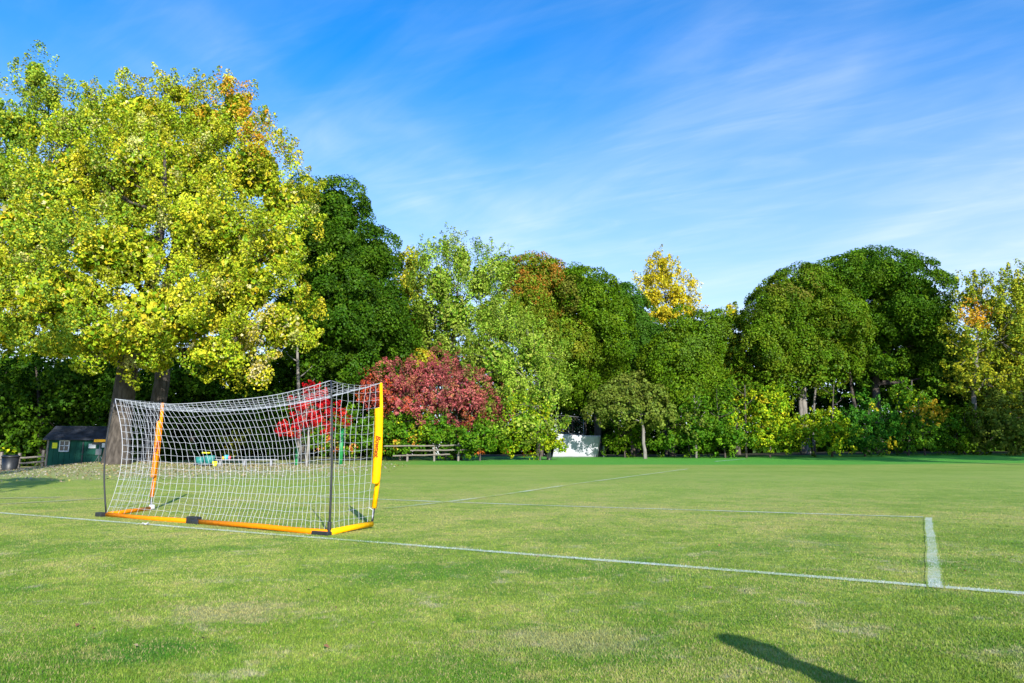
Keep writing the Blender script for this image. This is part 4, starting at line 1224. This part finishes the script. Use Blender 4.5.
# ------------------------------------------------------------------ a person beside the camera, whose shadow falls on the grass
def person():
    SKIN = surf_mat('skin', (.45, .27, .19), .5, .4, 10, .06)
    x, y = 2.70, .96
    z = gz(x, y)
    t = thing('person', 'person in dark jacket standing side-on beside the camera, arms down', 'person', (x, y, z))
    # joints, facing +X side-on to the sun; metres
    J = {'pel': (0, 0, .96), 'sp': (0, 0, 1.15), 'ch': (.0, 0, 1.38), 'nk': (.02, 0, 1.52), 'hd0': (.035, 0, 1.60), 'hd1': (.045, 0, 1.68), 'hd2': (.03, 0, 1.76)}
    R = {'pel': .16, 'sp': .15, 'ch': .165, 'nk': .062, 'hd0': .072, 'hd1': .092, 'hd2': .075}
    E = [('pel', 'sp'), ('sp', 'ch'), ('ch', 'nk'), ('nk', 'hd0'), ('hd0', 'hd1'), ('hd1', 'hd2')]
    for s, n_ in ((1, 'l'), (-1, 'r')):
        J.update({n_ + 'sh': (0, .17 * s, 1.43), n_ + 'el': (-.14, .23 * s, 1.16), n_ + 'wr': (.03, .24 * s, .89), n_ + 'ha': (.05, .24 * s, .82),
                  n_ + 'hip': (0, .09 * s, .90), n_ + 'kn': (.02, .10 * s, .49), n_ + 'an': (-.01, .10 * s, .09), n_ + 'to': (.17, .11 * s, .035)})
        R.update({n_ + 'sh': .062, n_ + 'el': .043, n_ + 'wr': .03, n_ + 'ha': .034, n_ + 'hip': .092, n_ + 'kn': .062, n_ + 'an': .045, n_ + 'to': .036})
        E += [('ch', n_ + 'sh'), (n_ + 'sh', n_ + 'el'), (n_ + 'el', n_ + 'wr'), (n_ + 'wr', n_ + 'ha'), ('pel', n_ + 'hip'), (n_ + 'hip', n_ + 'kn'), (n_ + 'kn', n_ + 'an'), (n_ + 'an', n_ + 'to')]
        for k in range(4):
            yy = .24 * s + (k - 1.5) * .016
            J[n_ + 'f%d' % k] = (.06 + .0 * k, yy, .775); J[n_ + 'g%d' % k] = (.055, yy, .725 + abs(k - 1.3) * .008)
            R[n_ + 'f%d' % k] = .010; R[n_ + 'g%d' % k] = .008
            E += [(n_ + 'ha', n_ + 'f%d' % k), (n_ + 'f%d' % k, n_ + 'g%d' % k)]
        J[n_ + 't0'] = (.085, .235 * s, .80); J[n_ + 't1'] = (.095, .232 * s, .76); R[n_ + 't0'] = .011; R[n_ + 't1'] = .009
        E += [(n_ + 'ha', n_ + 't0'), (n_ + 't0', n_ + 't1')]
    keys = list(J); ix = {k: i for i, k in enumerate(keys)}
    me = bpy.data.meshes.new('body')
    me.from_pydata([tuple(np.array(J[k]) + [x, y, z]) for k in keys], [(ix[a], ix[b]) for a, b in E], [])
    o = bpy.data.objects.new('body', me); link(o)
    o.modifiers.new('skin', 'SKIN')
    for i, k in enumerate(keys):
        sv = me.skin_vertices[0].data[i]; sv.radius = (R[k], R[k]); sv.use_root = (k == 'pel')
    ss = o.modifiers.new('sub', 'SUBSURF'); ss.levels = 1; ss.render_levels = 2
    me.materials.append(surf_mat('dark_clothing', (.03, .035, .05), .85, .2, 8, .2)); adopt(o, t)
    # head with simple face, hair
    hc = Vector((x + .045, y, z + 1.67))
    bm = bmesh.new(); bmesh.ops.create_uvsphere(bm, u_segments=20, v_segments=14, radius=1)
    for v in bm.verts:
        v.co = Vector((v.co.x * .098 + (.008 if v.co.x > 0 and v.co.z < 0 else 0), v.co.y * .078, v.co.z * .122)) + hc
    bmesh.ops.create_cone(bm, segments=8, radius1=.018, radius2=.006, depth=.05, matrix=Matrix.Translation(hc + Vector((.1, 0, -.01))) @ Matrix.Rotation(.4, 4, 'Y'))
    me = bpy.data.meshes.new('head'); bm.to_mesh(me); bm.free(); me.materials.append(SKIN)
    me.polygons.foreach_set('use_smooth', np.ones(len(me.polygons), bool))
    h = bpy.data.objects.new('head', me); link(h); adopt(h, t)
    for s in (1, -1):
        mb = MB(); mb.tube([hc + Vector((.086, .03 * s, .01)), hc + Vector((.097, .031 * s, .01))], .012, 8); mb.build('eye', BLACK, h)
    bm = bmesh.new(); bmesh.ops.create_uvsphere(bm, u_segments=20, v_segments=14, radius=1)
    bmesh.ops.delete(bm, geom=[v for v in bm.verts if v.co.z < -.5 or (v.co.x > .55 and v.co.z < .45)], context='VERTS')
    for v in bm.verts: v.co = Vector((v.co.x * .142 - .030, v.co.y * .095, v.co.z * .132 + .010 - (.14 if v.co.x < -.2 and v.co.z < .0 else 0))) + hc
    me = bpy.data.meshes.new('hair'); bm.to_mesh(me); bm.free(); me.materials.append(surf_mat('dark_hair', (.03, .02, .015), .6, .3, 30, .3))
    hr = bpy.data.objects.new('hair', me); link(hr); adopt(hr, t)
person()

# ------------------------------------------------------------------ light, sky, camera
AZ = math.atan2(-SHADOW[1], -SHADOW[0])       # direction to the sun in plan
sun_dir = Vector((math.cos(AZ) * math.cos(ELEV), math.sin(AZ) * math.cos(ELEV), math.sin(ELEV)))
sd = bpy.data.lights.new('sun', 'SUN'); sd.energy = 5.0; sd.angle = math.radians(.5); sd.color = (1, .945, .84)
so = bpy.data.objects.new('sun', sd); link(so); so.location = (20, -30, 40)
so.rotation_euler = sun_dir.to_track_quat('Z', 'Y').to_euler()

w = bpy.data.worlds.new('World'); scene.world = w; w.use_nodes = True
nt = w.node_tree
for n in list(nt.nodes): nt.nodes.remove(n)
L = nt.links.new
out = N(nt, 'ShaderNodeOutputWorld'); bg = N(nt, 'ShaderNodeBackground'); bg.inputs['Strength'].default_value = .122
sky = N(nt, 'ShaderNodeTexSky'); sky.sky_type = 'NISHITA'; sky.sun_disc = False
sky.sun_elevation = ELEV; sky.sun_rotation = math.atan2(sun_dir.x, sun_dir.y)
sky.air_density = 1.0; sky.dust_density = .3; sky.ozone_density = 3.0
hs = N(nt, 'ShaderNodeHueSaturation'); hs.inputs['Saturation'].default_value = 1.3; hs.inputs['Value'].default_value = 1.2
L(sky.outputs[0], hs.inputs['Color'])
# thin high cloud
tc = N(nt, 'ShaderNodeTexCoord'); sp = N(nt, 'ShaderNodeSeparateXYZ'); L(tc.outputs['Generated'], sp.inputs[0])
def wm(op, a, b=None):
    n = N(nt, 'ShaderNodeMath', operation=op)
    for k, q in ((0, a), (1, b)):
        if q is None: continue
        if isinstance(q, (int, float)): n.inputs[k].default_value = q
        else: L(q, n.inputs[k])
    return n.outputs[0]
zz = wm('ADD', wm('MAXIMUM', sp.outputs['Z'], 0), .12)
cx = wm('DIVIDE', sp.outputs['X'], zz); cy = wm('DIVIDE', sp.outputs['Y'], zz)
cb = N(nt, 'ShaderNodeCombineXYZ'); L(cx, cb.inputs[0]); L(cy, cb.inputs[1])
def cloud(scale, rot, sc, det, off, a, b, dist=.6):
    mr0 = N(nt, 'ShaderNodeMapping'); mr0.inputs['Rotation'].default_value = (0, 0, rot); L(cb.outputs[0], mr0.inputs['Vector'])
    mp = N(nt, 'ShaderNodeMapping'); mp.inputs['Scale'].default_value = sc; mp.inputs['Location'].default_value = off
    L(mr0.outputs[0], mp.inputs['Vector'])
    n = N(nt, 'ShaderNodeTexNoise'); n.inputs['Scale'].default_value = scale; n.inputs['Detail'].default_value = det; n.inputs['Roughness'].default_value = .58; n.inputs['Distortion'].default_value = dist
    L(mp.outputs[0], n.inputs['Vector'])
    m = N(nt, 'ShaderNodeMapRange'); m.interpolation_type = 'SMOOTHSTEP'; m.inputs['From Min'].default_value = a; m.inputs['From Max'].default_value = b
    L(n.outputs['Fac'], m.inputs['Value']); return m.outputs['Result']
c1 = cloud(.55, .5, (1, .45, 1), 5, (1.3, .2, 0), .35, .78)
c2 = cloud(1.5, .62, (.38, 1.5, 1), 8, (4.1, 2.2, 0), .38, .76, 1.3)
c3 = cloud(4.6, .45, (.4, 1.3, 1), 12, (2.1, 7.2, 0), .38, .78, 1.2)
cl = wm('ADD', wm('MULTIPLY', c1, .24), wm('ADD', wm('MULTIPLY', wm('MULTIPLY', c2, wm('ADD', c1, .2)), .27), wm('MULTIPLY', wm('MULTIPLY', c3, wm('ADD', c1, .2)), .23)))
hz = N(nt, 'ShaderNodeMapRange'); hz.interpolation_type = 'SMOOTHSTEP'
hz.inputs['From Min'].default_value = .55; hz.inputs['From Max'].default_value = .02; hz.inputs['To Max'].default_value = .60
L(sp.outputs['Z'], hz.inputs['Value'])
cl = wm('ADD', cl, hz.outputs['Result'])
cl = wm('MINIMUM', cl, .8)
mx = N(nt, 'ShaderNodeMix', data_type='RGBA'); L(cl, mx.inputs[0]); tz = N(nt, 'ShaderNodeMapRange'); tz.interpolation_type = 'SMOOTHSTEP'; tz.inputs['From Min'].default_value = .04; tz.inputs['From Max'].default_value = .58
L(sp.outputs['Z'], tz.inputs['Value'])
tm = N(nt, 'ShaderNodeMix', data_type='RGBA'); L(tz.outputs['Result'], tm.inputs[0]); tm.inputs[6].default_value = (.86, .92, 1.18, 1); tm.inputs[7].default_value = (.30, 1.16, 1.42, 1)
tn = N(nt, 'ShaderNodeVectorMath', operation='MULTIPLY'); L(tm.outputs[2], tn.inputs[1]); L(hs.outputs['Color'], tn.inputs[0]); L(tn.outputs[0], mx.inputs[6]); mx.inputs[7].default_value = (5.7, 6.2, 6.7, 1)
L(mx.outputs[2], bg.inputs['Color']); L(bg.outputs[0], out.inputs['Surface'])

cam = bpy.data.cameras.new('camera'); cam.lens = 24.0; cam.sensor_width = 36; cam.clip_end = 2000
co = bpy.data.objects.new('camera', cam); link(co); co.location = tuple(CAM); co.rotation_euler = (PI / 2 + TH, 0, 0)
scene.camera = co
scene.view_settings.view_transform = 'Standard'; scene.view_settings.look = 'None'
scene.view_settings.exposure = .62; scene.view_settings.gamma = 1; scene.view_settings.use_curve_mapping = False
scene.render.engine = 'CYCLES'
scene.cycles.max_bounces = 6; scene.cycles.diffuse_bounces = 1; scene.cycles.transmission_bounces = 4
scene.cycles.use_denoising = True
